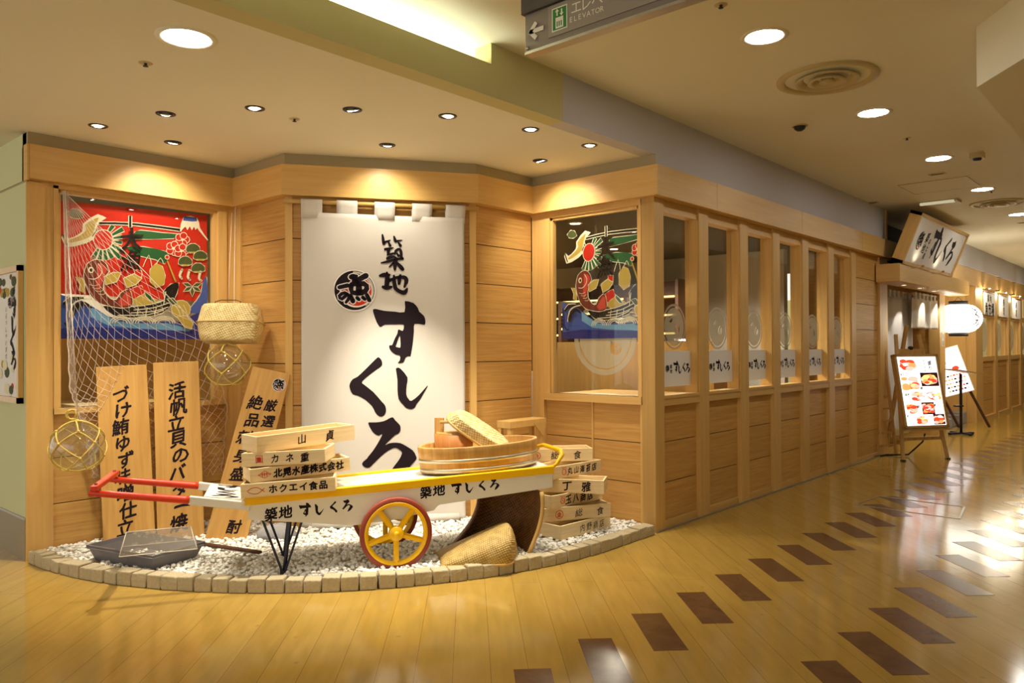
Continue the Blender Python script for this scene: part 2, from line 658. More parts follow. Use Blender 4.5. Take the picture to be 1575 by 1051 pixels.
def glyph(ch, bold=0.0):
    if bold > 0:
        V, F, w = glyph(ch)
        W, G = [], []
        for n, (dx, dy) in enumerate(((-1, 0), (1, 0), (0, -1), (0, 1), (.7, .7), (-.7, -.7))):
            G += [tuple(i + n * len(V) for i in f) for f in F]
            W += [(x + dx * bold, y + dy * bold) for x, y in V]
        return W, G, w
    k = (ch, 0)
    if k not in GLY:
        c = bpy.data.curves.new('t', 'FONT')
        c.body = ch
        c.size = 1
        c.resolution_u = 2
        o = bpy.data.objects.new('t', c)
        COL.objects.link(o)
        bpy.context.view_layer.update()
        ev = o.evaluated_get(bpy.context.evaluated_depsgraph_get())
        me = ev.to_mesh()
        V = [(v.co.x, v.co.y) for v in me.vertices]
        F = [tuple(p.vertices) for p in me.polygons]
        ev.to_mesh_clear()
        bpy.data.objects.remove(o)
        bpy.data.curves.remove(c)
        if V:
            x0, x1 = min(v[0] for v in V), max(v[0] for v in V)
            y0, y1 = min(v[1] for v in V), max(v[1] for v in V)
        else:
            x0 = x1 = y0 = y1 = 0
        V = [(x - (x0 + x1) / 2, y - (y0 + y1) / 2) for x, y in V]
        GLY[k] = (V, F, x1 - x0)
    return GLY[k]


def put_char(mb, ch, x, y, size, z=0, mat=0, M=None, bold=0.0, brush=False, sx=1.0):
    """one character centred on (x, y); size = height of a full-width character"""
    V, F, w = glyph(ch, bold)
    k = size / 0.92
    if brush:
        h = (ord(ch) * 37 % 17 - 8) / 8
        W = []
        for a, b in V:
            a2 = a + 0.06 * b + 0.02 * math.sin(9 * b + h)
            b2 = b + 0.14 * a + 0.025 * math.sin(7 * a + 2 * h)
            W.append((a2 * (0.95 + 0.06 * h), b2))
        V = W
    n0 = len(glyph(ch)[0])
    mb.add([(x + a * k * sx, y + b * k, z + (i // max(1, n0)) * 0.00006) for i, (a, b) in enumerate(V)], F, mat, M)


def put_text(mb, s, x, y, size, pitch, z=0, mat=0, M=None, bold=0.0, brush=False, vertical=False, sx=1.0, slope=0.0):
    """characters centred at equal steps, starting with the first one centred on (x, y)"""
    for i, ch in enumerate(s):
        if ch == ' ':
            continue
        if vertical:
            put_char(mb, ch, x + i * slope, y - i * pitch, size, z, mat, M, bold, brush, sx)
        else:
            put_char(mb, ch, x + i * pitch, y + i * slope, size, z, mat, M, bold, brush, sx)


def cc(c, r, n=24, sx=1, sy=1, a0=0):
    return [(c[0] + r * sx * math.cos(a0 + 2 * PI * k / n), c[1] + r * sy * math.sin(a0 + 2 * PI * k / n)) for k in range(n)]


def smooth_poly(pts, k=2):
    P = [np.array(p[:2], float) for p in pts]
    L = len(P)
    out = []
    for i in range(L):
        p0, p1, p2, p3 = P[i - 1], P[i], P[(i + 1) % L], P[(i + 2) % L]
        for j in range(k):
            t = j / k
            out.append(tuple(0.5 * ((2 * p1) + (-p0 + p2) * t + (2 * p0 - 5 * p1 + 4 * p2 - p3) * t * t + (-p0 + 3 * p1 - 3 * p2 + p3) * t ** 3)))
    return out


# traced brush lettering of the tall curtain: x along the cloth, y height (m)
KANJI = [[(-0.675,2.055,0.0077),(-0.67,2.022,0.0143),(-0.666,1.994,0.0143)],[(-0.663,2.003,0.0121),(-0.622,2.018,0.0055)],[(-0.635,2.006,0.0077),(-0.622,1.981,0.0133)],[(-0.595,2.045,0.0078),(-0.589,2.024,0.0144),(-0.583,2.011,0.0122)],[(-0.583,2.013,0.0111),(-0.541,2.021,0.0045)],[(-0.566,2.005,0.0078),(-0.551,1.983,0.0145)],[(-0.655,1.955,0.0132),(-0.627,1.959,0.0122),(-0.6,1.968,0.0044)],[(-0.633,1.953,0.0166),(-0.636,1.928,0.0133)],[(-0.641,1.917,0.0077),(-0.605,1.926,0.01),(-0.593,1.93,0.0067)],[(-0.641,1.892,0.0132),(-0.611,1.904,0.0155),(-0.583,1.902,0.0055)],[(-0.589,1.924,0.0078),(-0.583,1.946,0.0122),(-0.558,1.959,0.0122),(-0.547,1.936,0.0145),(-0.547,1.908,0.0145),(-0.536,1.892,0.0123)],[(-0.576,1.929,0.0078),(-0.565,1.912,0.0122)],[(-0.683,1.86,0.0066),(-0.639,1.87,0.0132),(-0.589,1.885,0.0133),(-0.536,1.894,0.0123)],[(-0.583,1.89,0.0189),(-0.589,1.851,0.0189),(-0.59,1.818,0.0122)],[(-0.6,1.862,0.0111),(-0.628,1.834,0.0066)],[(-0.575,1.863,0.0111),(-0.55,1.835,0.02),(-0.536,1.819,0.0167)],[(-0.691,1.771,0.0132),(-0.661,1.777,0.022),(-0.628,1.778,0.011)],[(-0.645,1.794,0.0099),(-0.642,1.75,0.0243),(-0.647,1.705,0.0221)],[(-0.672,1.694,0.0143),(-0.645,1.688,0.0221),(-0.614,1.695,0.0111)],[(-0.634,1.739,0.0188),(-0.606,1.748,0.0144),(-0.584,1.759,0.0144),(-0.528,1.763,0.019),(-0.511,1.741,0.0201),(-0.525,1.696,0.01)],[(-0.597,1.773,0.01),(-0.595,1.728,0.0188),(-0.584,1.684,0.0189),(-0.551,1.662,0.0189),(-0.523,1.657,0.0223),(-0.506,1.685,0.0089)],[(-0.553,1.779,0.0089),(-0.559,1.751,0.0189),(-0.562,1.718,0.0133)]]
SU = [(-0.738,1.539),(-0.718,1.541),(-0.666,1.529),(-0.594,1.524),(-0.525,1.521),(-0.522,1.586),(-0.516,1.598),(-0.463,1.585),(-0.431,1.55),(-0.422,1.525),(-0.39,1.497),(-0.38,1.468),(-0.382,1.435),(-0.402,1.435),(-0.456,1.439),(-0.46,1.39),(-0.468,1.308),(-0.477,1.251),(-0.485,1.214),(-0.497,1.214),(-0.518,1.206),(-0.53,1.177),(-0.542,1.169),(-0.567,1.166),(-0.572,1.17),(-0.558,1.186),(-0.557,1.218),(-0.587,1.227),(-0.615,1.247),(-0.631,1.276),(-0.627,1.292),(-0.611,1.292),(-0.594,1.333),(-0.574,1.373),(-0.57,1.398),(-0.558,1.398),(-0.537,1.39),(-0.529,1.422),(-0.537,1.435),(-0.594,1.435),(-0.659,1.434),(-0.683,1.42),(-0.699,1.422),(-0.719,1.458),(-0.735,1.503),(-0.741,1.527)]
SUH = [(-0.56,1.357),(-0.554,1.324),(-0.554,1.276),(-0.569,1.276),(-0.587,1.282),(-0.578,1.308)]
SHI = [(-0.585,1.129),(-0.571,1.135),(-0.551,1.125),(-0.506,1.067),(-0.512,1.014),(-0.515,0.949),(-0.498,0.916),(-0.478,0.903),(-0.425,0.943),(-0.371,1.003),(-0.368,0.997),(-0.416,0.914),(-0.445,0.878),(-0.454,0.857),(-0.482,0.844),(-0.515,0.855),(-0.535,0.876),(-0.567,0.917),(-0.575,0.982),(-0.575,1.047),(-0.583,1.105)]
KU = [(-0.716,1.203),(-0.7,1.205),(-0.684,1.187),(-0.68,1.154),(-0.708,1.13),(-0.756,1.095),(-0.816,1.043),(-0.8,1.019),(-0.74,0.969),(-0.684,0.903),(-0.66,0.874),(-0.654,0.838),(-0.665,0.81),(-0.685,0.798),(-0.709,0.807),(-0.729,0.832),(-0.749,0.872),(-0.796,0.918),(-0.848,0.947),(-0.879,0.956),(-0.899,0.996),(-0.899,1.028),(-0.879,1.06),(-0.847,1.076),(-0.788,1.131)]
RO = [(-0.776,0.758),(-0.761,0.761),(-0.721,0.76),(-0.67,0.767),(-0.639,0.782),(-0.617,0.791),(-0.604,0.789),(-0.589,0.768),(-0.561,0.739),(-0.555,0.72),(-0.558,0.695),(-0.574,0.675),(-0.594,0.668),(-0.663,0.601),(-0.64,0.611),(-0.609,0.616),(-0.558,0.612),(-0.517,0.59),(-0.471,0.558),(-0.451,0.526),(-0.444,0.502),(-0.453,0.487),(-0.487,0.45),(-0.523,0.408),(-0.569,0.377),(-0.61,0.358),(-0.641,0.354),(-0.646,0.367),(-0.626,0.389),(-0.615,0.43),(-0.595,0.46),(-0.564,0.5),(-0.546,0.54),(-0.556,0.561),(-0.589,0.58),(-0.625,0.571),(-0.666,0.545),(-0.706,0.51),(-0.742,0.476),(-0.769,0.451),(-0.797,0.454),(-0.816,0.472),(-0.812,0.492),(-0.784,0.514),(-0.777,0.526),(-0.746,0.563),(-0.716,0.608),(-0.696,0.643),(-0.68,0.678),(-0.703,0.669),(-0.726,0.677),(-0.749,0.701),(-0.766,0.732)]
# printed fishing banner: x, y from the rising sun (m)
BANNER = [('red','p',[(-.298,.222),(.709,.248),(.708,-.378),(-.298,-.365)]),
('navy','p',[(-.298,-.553),(-.077,-.525),(.201,-.548),(.503,-.531),(.708,-.421),(.708,-.649),(-.298,-.654)]),
('blue','p',[(-.298,-.356),(-.224,-.38),(-.147,-.395),(-.05,-.448),(.032,-.503),(.163,-.519),(.299,-.536),(.451,-.522),(.609,-.56),(.609,-.592),(.299,-.586),(.106,-.579),(-.077,-.572),(-.298,-.59)]),
('sky','p',[(-.077,-.44),(-.005,-.485),(.087,-.531),(.24,-.542),(.42,-.538),(.588,-.576),(.577,-.594),(.399,-.584),(.201,-.577),(.032,-.561),(-.077,-.506)]),
('navy','p',[(-.298,-.402),(-.254,-.418),(-.249,-.548),(-.298,-.576)]),
('blue','o',[(.703,-.193),(.675,-.253),(.664,-.317),(.631,-.371),(.588,-.425),(.593,-.467),(.708,-.421)]),
('green','o',[(.055,.045),(.119,.097),(.133,.071),(.061,.032)]),
('green','o',[(.031,.065),(.052,.108),(.074,.094),(.044,.056)]),
('green','o',[(.064,.023),(.117,.043),(.12,.021),(.066,.012)]),
('green','o',[(.066,.001),(.12,.001),(.117,-.019),(.064,-.01)]),
('green','o',[(.06,-.022),(.127,-.047),(.112,-.075),(.053,-.035)]),
('green','o',[(.049,-.042),(.117,-.099),(.096,-.121),(.041,-.051)]),
('green','o',[(.035,-.055),(.068,-.108),(.044,-.123),(.022,-.063)]),
('green','o',[(.016,-.066),(.031,-.128),(.004,-.134),(.002,-.069)]),
('green','o',[(-.005,-.069),(-.009,-.135),(-.035,-.132),(-.018,-.068)]),
('green','o',[(-.024,-.066),(-.047,-.129),(-.07,-.117),(-.036,-.061)]),
('green','o',[(-.058,.024),(-.089,.037),(-.076,.059),(-.05,.039)]),
('green','o',[(-.043,.047),(-.06,.065),(-.045,.078),(-.033,.056)]),
('green','o',[(.201,.07),(.24,.087),(.39,.086),(.501,.088),(.462,.057),(.201,.026)]),
('green','o',[(.144,-.034),(.26,-.023),(.42,-.044),(.4,-.127),(.339,-.101),(.221,-.082)]),
('red','o',[(.057,.006),(.054,-.014),(.046,-.033),(.033,-.048),(.017,-.059),(-.0,-.063),(-.017,-.062),(-.033,-.054),(-.045,-.042),(-.053,-.025),(-.056,-.006),(-.053,.014),(-.045,.032),(-.033,.048),(-.017,.058),(.0,.063),(.017,.062),(.033,.055),(.046,.042),(.054,.025)]),
('cream','s',[(-.023,.106,.0235),(.201,.125,.0251),(.509,.121,.0274)]),
('black','s',[(-.021,.106,.0136),(.201,.125,.0145),(.503,.121,.0158)]),
('black','o',[(.163,.177),(.178,.179),(.178,.102),(.163,.1)]),
('cream','p',[(.535,.216),(.634,.22),(.654,.151),(.714,.073),(.703,.072),(.643,.134),(.634,.149),(.621,.132),(.61,.154),(.594,.127),(.58,.153),(.562,.125),(.548,.147),(.53,.13),(.509,.114)]),
('blue','p',[(.537,.22),(.63,.223),(.632,.196),(.594,.19),(.53,.189)]),
('cream','o',[(-.12,.085),(-.076,.13),(-.032,.159),(.016,.146),(-.032,.111),(-.05,.066),(-.066,-.002),(-.103,-.027),(-.173,-.055),(-.224,-.065),(-.245,-.011),(-.239,.008),(-.207,-.017),(-.173,-.004),(-.129,.029),(-.12,.049)]),
('gold','p',[(-.112,.083),(-.067,.121),(-.027,.141),(-.05,.09),(-.067,.026),(-.121,-.012),(-.194,-.039),(-.207,-.026),(-.147,.008),(-.103,.051)]),
('black','s',[(-.241,.008,.0084),(-.228,-.028,.0102),(-.216,-.056,.0085)]),
('black','s',[(-.05,.043,.0072),(-.066,.017,.0071)]),
('dkgreen','o',[(-.216,.15),(-.181,.178),(-.142,.171),(-.12,.134),(-.155,.12),(-.194,.125)]),
('red','o',[(.576,.059),(.57,.044),(.557,.036),(.542,.037),(.532,.047),(.532,.062),(.542,.074),(.557,.079),(.57,.073)]),
('red','o',[(.556,.03),(.55,.016),(.537,.007),(.522,.008),(.512,.019),(.512,.033),(.522,.046),(.537,.05),(.55,.044)]),
('red','o',[(.524,.037),(.518,.023),(.505,.014),(.49,.015),(.481,.026),(.481,.04),(.49,.053),(.505,.057),(.518,.051)]),
('red','o',[(.524,.07),(.518,.056),(.505,.047),(.49,.048),(.481,.058),(.481,.073),(.49,.085),(.505,.09),(.518,.084)]),
('red','o',[(.556,.084),(.55,.069),(.537,.06),(.522,.061),(.512,.072),(.512,.087),(.522,.099),(.537,.103),(.55,.097)]),
('cream','p',[(.535,.055),(.532,.047),(.524,.043),(.517,.046),(.514,.053),(.517,.06),(.524,.064),(.532,.062)]),
('red','o',[(.51,-.01),(.504,-.024),(.491,-.033),(.477,-.032),(.467,-.021),(.467,-.006),(.477,.006),(.491,.01),(.504,.004)]),
('red','o',[(.49,-.038),(.485,-.052),(.472,-.061),(.457,-.06),(.448,-.049),(.448,-.034),(.457,-.022),(.472,-.018),(.485,-.025)]),
('red','o',[(.458,-.031),(.453,-.045),(.441,-.054),(.426,-.052),(.416,-.042),(.416,-.027),(.426,-.015),(.441,-.011),(.453,-.017)]),
('red','o',[(.459,.002),(.453,-.013),(.441,-.021),(.426,-.02),(.417,-.01),(.417,.005),(.426,.017),(.441,.021),(.453,.015)]),
('red','o',[(.49,.015),(.485,.0),(.472,-.008),(.457,-.007),(.448,.003),(.448,.018),(.457,.03),(.472,.034),(.485,.028)]),
('cream','p',[(.47,-.013),(.467,-.021),(.459,-.025),(.452,-.022),(.449,-.015),(.452,-.008),(.459,-.004),(.467,-.006)]),
('red','o',[(.567,-.022),(.562,-.037),(.548,-.045),(.533,-.044),(.524,-.033),(.524,-.019),(.533,-.006),(.548,-.002),(.562,-.008)]),
('red','o',[(.547,-.051),(.542,-.065),(.528,-.074),(.514,-.072),(.504,-.062),(.504,-.047),(.514,-.035),(.529,-.031),(.542,-.037)]),
('red','o',[(.515,-.043),(.51,-.058),(.497,-.066),(.482,-.065),(.472,-.054),(.472,-.04),(.482,-.027),(.497,-.023),(.51,-.03)]),
('red','o',[(.515,-.01),(.51,-.025),(.497,-.033),(.482,-.032),(.472,-.022),(.472,-.007),(.482,.005),(.497,.009),(.51,.003)]),
('red','o',[(.547,.003),(.542,-.012),(.529,-.02),(.514,-.019),(.504,-.009),(.504,.006),(.514,.018),(.529,.022),(.542,.016)]),
('cream','p',[(.526,-.026),(.523,-.033),(.516,-.037),(.508,-.035),(.505,-.028),(.508,-.02),(.516,-.016),(.523,-.019)]),
('red','o',[(.427,-.079),(.424,-.088),(.415,-.092),(.406,-.089),(.403,-.081),(.406,-.072),(.415,-.068),(.424,-.07)]),
('dkgreen','o',[(.551,-.025),(.556,.007),(.583,.028),(.615,.032),(.645,.014),(.648,-.016),(.621,-.029),(.578,-.033)]),
('gold','p',[(.561,-.028),(.637,-.021),(.599,-.039)]),
('dkgreen','o',[(.604,-.072),(.61,-.04),(.637,-.019),(.67,-.016),(.7,-.034),(.703,-.064),(.675,-.077),(.631,-.08)]),
('gold','p',[(.615,-.075),(.692,-.069),(.653,-.087)]),
('dkgreen','o',[(.496,-.119),(.501,-.088),(.527,-.067),(.559,-.064),(.588,-.083),(.591,-.112),(.565,-.124),(.522,-.128)]),
('gold','p',[(.506,-.123),(.581,-.117),(.543,-.134)]),
('dkgreen','o',[(.588,-.16),(.594,-.128),(.621,-.107),(.653,-.105),(.683,-.124),(.686,-.153),(.659,-.165),(.615,-.169)]),
('gold','p',[(.599,-.163),(.675,-.158),(.637,-.175)]),
('dkgreen','o',[(.593,-.274),(.633,-.271),(.663,-.245),(.624,-.247)]),
('dkgreen','o',[(.593,-.274),(.62,-.301),(.657,-.306),(.633,-.279)]),
('dkgreen','o',[(.593,-.274),(.58,-.311),(.593,-.345),(.606,-.309)]),
('dkgreen','o',[(.593,-.274),(.554,-.283),(.53,-.312),(.567,-.304)]),
('dkgreen','o',[(.593,-.274),(.562,-.251),(.525,-.253),(.554,-.275)]),
('cream','s',[(.519,-.159,.0169),(.503,-.201,.0168),(.516,-.221,.0169)]),
('cream','s',[(.572,-.16,.0171),(.561,-.208,.0171),(.575,-.226,.0171)]),
('cream','s',[(.653,-.165,.0175),(.642,-.213,.0175),(.659,-.228,.0175)]),
('black','o',[(-.005,-.437),(.05,-.437),(.191,-.434),(.299,-.415),(.399,-.381),(.389,-.321),(.44,-.267),(.495,-.255),(.482,-.326),(.44,-.41),(.379,-.468),(.259,-.499),(.144,-.506),(.059,-.492)]),
('cream','s',[(.191,-.454,.0058),(.319,-.435,.006),(.43,-.395,.0062)]),
('cream','s',[(.172,-.474,.0057),(.319,-.46,.006),(.42,-.426,.0062)]),
('cream','s',[(.087,-.492,.0056),(.279,-.484,.0059),(.389,-.447,.0061)]),
('cream','s',[(.22,-.438,.0048),(.209,-.493,.0048)]),
('cream','s',[(.279,-.436,.0049),(.267,-.491,.0049)]),
('cream','s',[(.339,-.434,.005),(.327,-.49,.005)]),
('cream','s',[(.404,-.32,.0061),(.389,-.412,.0061)]),
('gold','s',[(.415,-.105,.0082),(.472,-.244,.0125)]),
('gold','o',[(.299,-.175),(.339,-.132),(.379,-.149),(.399,-.208),(.389,-.27),(.339,-.293),(.299,-.255)]),
('cream','s',[(.25,-.159,.0049),(.289,-.076,.0049),(.309,-.154,.005)]),
('cream','s',[(.339,-.132,.005),(.369,-.089,.0051),(.389,-.128,.0051)]),
('gold','o',[(.182,-.4),(.201,-.35),(.259,-.337),(.319,-.375),(.359,-.383),(.299,-.41),(.22,-.423)]),
('green','o',[(.259,-.327),(.299,-.355),(.329,-.394),(.299,-.385),(.269,-.357)]),
('red','o',[(.163,-.322),(.201,-.301),(.24,-.289),(.259,-.337),(.22,-.359),(.182,-.381)]),
('red','o',[(.192,-.183),(.24,-.189),(.24,-.229),(.201,-.222)]),
('gold','o',[(.125,-.246),(.192,-.212),(.24,-.239),(.201,-.281),(.144,-.304)]),
('fish','o',[(-.114,-.205),(-.099,-.166),(-.059,-.139),(-.014,-.138),(.018,-.167),(.032,-.204),(.014,-.229),(-.005,-.293),(-.0,-.341),(.041,-.387),(.078,-.39),(.106,-.345),(.148,-.318),(.167,-.332),(.182,-.4),(.163,-.435),(.106,-.442),(.05,-.435),(-.023,-.418),(-.077,-.373),(-.11,-.299),(-.121,-.243)]),
('rfish','p',[(-.041,-.162),(-.0,-.168),(.018,-.2),(.004,-.23),(-.014,-.294),(-.041,-.343),(-.05,-.277),(-.041,-.219)]),
('rfish','p',[(.087,-.404),(.144,-.333),(.163,-.342),(.172,-.42),(.106,-.433)]),
('cream','p',[(-.061,-.203),(-.064,-.214),(-.07,-.222),(-.079,-.225),(-.088,-.223),(-.094,-.216),(-.097,-.206),(-.094,-.195),(-.088,-.187),(-.079,-.184),(-.07,-.186),(-.064,-.193)]),
('black','p',[(-.068,-.205),(-.069,-.211),(-.074,-.216),(-.08,-.216),(-.085,-.213),(-.087,-.206),(-.085,-.199),(-.08,-.195),(-.074,-.194),(-.069,-.198)]),
('cream','s',[(-.036,-.161,.0054),(-.012,-.198,.0054),(-.023,-.237,.0054),(-.059,-.263,.0054),(-.094,-.26,.0053)]),
('cream','s',[(-.09,-.298,.0035),(-.059,-.306,.0036),(-.032,-.295,.0036)]),
('cream','s',[(-.07,-.318,.0036),(-.041,-.324,.0036),(-.019,-.313,.0036)]),
('cream','s',[(-.051,-.338,.0036),(-.023,-.342,.0036),(-.007,-.331,.0036)]),
('cream','s',[(-.031,-.358,.0036),(-.005,-.36,.0036),(.006,-.35,.0036)]),
('gold','o',[(-.168,-.256),(-.134,-.263),(-.121,-.3),(-.116,-.356),(-.147,-.339),(-.142,-.301)]),
('gold','o',[(.004,-.244),(.059,-.212),(.106,-.209),(.078,-.269),(.014,-.292)]),
('black','s',[(-.233,-.427,.0186),(-.199,-.398,.0257),(-.129,-.39,.0157)]),
('cream','s',[(-.207,-.509,.0085),(-.19,-.434,.0103),(-.138,-.4,.0087),(-.077,-.392,.0071)]),
('cream','s',[(-.241,-.418,.0051),(-.199,-.379,.0068),(-.121,-.38,.0044)]),
('black','s',[(-.19,-.5,.0257),(-.173,-.452,.0293),(-.121,-.422,.0263),(-.077,-.449,.0089)]),
('black','s',[(-.291,-.448,.0075),(-.27,-.439,.01),(-.256,-.452,.005)]),
('black','s',[(-.291,-.475,.0075),(-.27,-.467,.01),(-.256,-.479,.005)]),
('black','s',[(-.291,-.503,.0075),(-.27,-.495,.01),(-.256,-.507,.005)]),
('black','s',[(-.291,-.53,.0075),(-.27,-.522,.01),(-.256,-.535,.005)]),
('black','s',[(-.291,-.553,.0075),(-.27,-.545,.01),(-.256,-.558,.005)]),
('black','s',[(-.233,-.552,.0118),(-.216,-.575,.0085),(-.199,-.57,.0103)]),
('cream','s',[(.036,-.546,.0055),(.04,-.532,.0055),(.049,-.519,.0055),(.065,-.509,.0056),(.084,-.502,.0056),(.106,-.499,.0056),(.128,-.501,.0057),(.147,-.507,.0057),(.163,-.517,.0057),(.173,-.529,.0057),(.177,-.543,.0057)]),
('cream','s',[(.052,-.546,.0055),(.055,-.535,.0055),(.062,-.525,.0056),(.074,-.517,.0056),(.089,-.512,.0056),(.106,-.51,.0056),(.123,-.511,.0057),(.138,-.516,.0057),(.15,-.523,.0057),(.158,-.533,.0057),(.161,-.544,.0057)]),
('cream','s',[(.068,-.545,.0056),(.07,-.538,.0056),(.075,-.531,.0056),(.083,-.525,.0056),(.094,-.521,.0056),(.106,-.52,.0056),(.118,-.521,.0056),(.129,-.524,.0057),(.137,-.529,.0057),(.143,-.536,.0057),(.144,-.544,.0057)]),
('cream','s',[(.182,-.543,.0057),(.185,-.529,.0058),(.195,-.516,.0058),(.211,-.505,.0058),(.232,-.498,.0058),(.254,-.495,.0059),(.277,-.497,.0059),(.298,-.503,.0059),(.314,-.513,.006),(.325,-.526,.006),(.328,-.54,.006)]),
('cream','s',[(.198,-.543,.0058),(.201,-.532,.0058),(.209,-.522,.0058),(.221,-.513,.0058),(.237,-.508,.0058),(.254,-.506,.0059),(.272,-.507,.0059),(.288,-.512,.0059),(.301,-.519,.0059),(.309,-.529,.006),(.312,-.54,.006)]),
('cream','s',[(.214,-.542,.0058),(.216,-.535,.0058),(.222,-.527,.0058),(.231,-.522,.0058),(.242,-.518,.0059),(.254,-.516,.0059),(.267,-.517,.0059),(.278,-.521,.0059),(.287,-.526,.0059),(.293,-.533,.0059),(.295,-.541,.0059)]),
('cream','s',[(.313,-.54,.006),(.317,-.526,.006),(.328,-.513,.006),(.344,-.502,.006),(.366,-.495,.0061),(.389,-.492,.0061),(.413,-.493,.0061),(.434,-.499,.0062),(.451,-.51,.0062),(.462,-.523,.0062),(.466,-.537,.0062)]),
('cream','s',[(.33,-.54,.006),(.333,-.529,.006),(.342,-.518,.006),(.354,-.51,.006),(.371,-.505,.0061),(.389,-.502,.0061),(.407,-.504,.0061),(.424,-.508,.0062),(.437,-.516,.0062),(.445,-.526,.0062),(.448,-.538,.0062)]),
('cream','s',[(.347,-.54,.006),(.35,-.532,.006),(.355,-.524,.006),(.365,-.519,.0061),(.376,-.515,.0061),(.389,-.513,.0061),(.402,-.514,.0061),(.414,-.517,.0061),(.423,-.523,.0062),(.429,-.53,.0062),(.431,-.538,.0062)]),
('gold','o',[(.574,-.436),(.567,-.462),(.549,-.484),(.522,-.496),(.493,-.497),(.467,-.486),(.45,-.466),(.443,-.441),(.45,-.415),(.468,-.393),(.494,-.381),(.523,-.379),(.549,-.39),(.567,-.41)]),
('gold','o',[(.482,-.491),(.545,-.484),(.593,-.535),(.582,-.576),(.534,-.562)]),
('cream','s',[(.461,-.409,.0042),(.492,-.449,.0042),(.503,-.49,.0042)]),
('cream','s',[(.492,-.408,.0042),(.518,-.448,.0042),(.529,-.489,.0042)]),
('cream','s',[(.524,-.407,.0042),(.545,-.447,.0042),(.556,-.489,.0043)]),
('dkgreen','o',[(.41,-.37),(.451,-.364),(.482,-.398),(.451,-.41)])]
# =================================================================== SETTING
GZ = [0.034 + 0.2835 * k for k in range(9)]     # heights of the panel grooves
ZS = 2.30                                       # underside of the wooden band
ZB = 2.5055                                     # its top edge
ZN = 2.585                                      # niche ceiling
ZC = 2.868                                      # corridor ceiling

# floor -------------------------------------------------------------------
mb = MB()
mb.box(-9, 9, -9, 22, -0.10, 0.0)
floor = struct(mb.build('floor', 'floor_planks'))
mb = MB()
s2 = 2 ** -0.5
for k in (0, 1):
    for i in range(-3, 32):
        if -1.1 + .2975 * i + 1.157 * k > 8.5:
            continue
        u1, v0 = -2.08 + .2985 * i, -1.1 + .2975 * i + 1.157 * k
        u0, v1 = u1 - .45, v0 + .1475
        P = [((-u + v) * s2, (u + v) * s2) for u, v in ((u0, v0), (u0, v1), (u1, v1), (u1, v0))]
        if min(p[0] for p in P) < 0.12 and P[0][1] > 0:
            continue
        mb.prism(P[::-1], 0.0, 0.0012)
struct(mb.build('floor_inlay', 'floor_inlay', floor))
# access hatch frame in the floor
h = MB()
hp = [(0.646, 1.912), (0.675, 2.405), (1.317, 2.385), (1.389, 1.876)]
for i in range(4):
    a, b = hp[i], hp[(i + 1) % 4]
    h.bar((a[0], a[1], 0.0015), (b[0], b[1], 0.0015), 0.016, 0.003)
tag(h.build('floor_hatch', 'metal_strip'), 'thin metal frame of a square access hatch in the floor', 'hatch')

# ceilings ---------------------------------------------------------------
mb = MB()
mb.box(-9, -0.15, -9, 0.12, ZN, ZN + 0.1)
struct(mb.build('ceiling_niche', 'ceiling_cream'))
mb = MB()
mb.box(-0.62, 9, -9, 22, ZC, ZC + 0.1)
struct(mb.build('ceiling_corridor', 'ceiling_cream'))
mb = MB()
mb.prism([(1.895, -0.09), (5.6, -4.72), (9, -4.72), (9, 22), (1.87, 22)], 2.565, ZC)
struct(mb.build('ceiling_soffit', 'ceiling_cream'))

# bulkhead between the two ceilings, with the lit cove behind its low part
mb = MB()
mb.box(-0.15, -0.035, -1.588, -0.98, ZN, ZC, 1)
mb.box(-0.15, -0.035, -0.98, 0.0, ZN, ZC)
mb.box(-0.15, -0.035, -9, -1.588, ZN, 2.757, 1)
mb.box(-0.15, -0.035, 0.0, 5.10, ZN, ZC)
mb.box(-0.15, -0.035, 0.04, 5.10, ZB, ZN)
struct(mb.build('wall_bulkhead', ['bulkhead_grey', 'bulkhead_olive']))
mb = MB()
mb.box(-0.66, -0.60, -9, -1.588, ZN + 0.1, ZC)
mb.box(-0.62, -0.15, -9, -1.588, ZN + 0.101, ZN + 0.11)
struct(mb.build('wall_cove', 'paint_cream'))
for y in (-2.05, -3.05, -4.05):
    t = thing('fluorescent_tube', None, None, T(-0.30, y, 2.71))
    MB().tube([(0, -0.45, 0), (0, 0.45, 0)], 0.014).build('glass_tube', 'tube_glow', t)
    MB().box(-0.03, 0.03, -0.48, 0.48, -0.035, -0.015).build('batten', 'white_paint', t)
    tag(t, 'fluorescent tube hidden in the lit ceiling cove', 'lamp', 'tubes in the ceiling cove')

# the honey coloured band that runs round the niche and along the corridor
PL = [(-2.49, -3.01), (-2.49, -1.714), (-1.843, -1.714), (-1.099, -0.597), (-1.099, 0.0), (0.0, 0.0), (0.0, 5.447)]


def offset_line(P, d):
    out = []
    n = len(P)
    for i in range(n):
        dirs = []
        if i > 0:
            v = Vector(P[i]) - Vector(P[i - 1])
            dirs.append(v.normalized())
        if i < n - 1:
            v = Vector(P[i + 1]) - Vector(P[i])
            dirs.append(v.normalized())
        ns = [Vector((-v.y, v.x)) for v in dirs]
        if len(ns) == 1:
            m = ns[0]
        else:
            m = (ns[0] + ns[1])
            m = m / max(0.2, m.dot(ns[0]))
        out.append((P[i][0] + m.x * d, P[i][1] + m.y * d))
    return out


def band(P, d0, d1, z0, z1, mb):
    A, B = offset_line(P, d0), offset_line(P, d1)
    for i in range(len(P) - 1):
        q = [A[i], A[i + 1], B[i + 1], B[i]]
        mb.hexa([(x, y, z0) for x, y in q], [(x, y, z1) for x, y in q])
    return mb


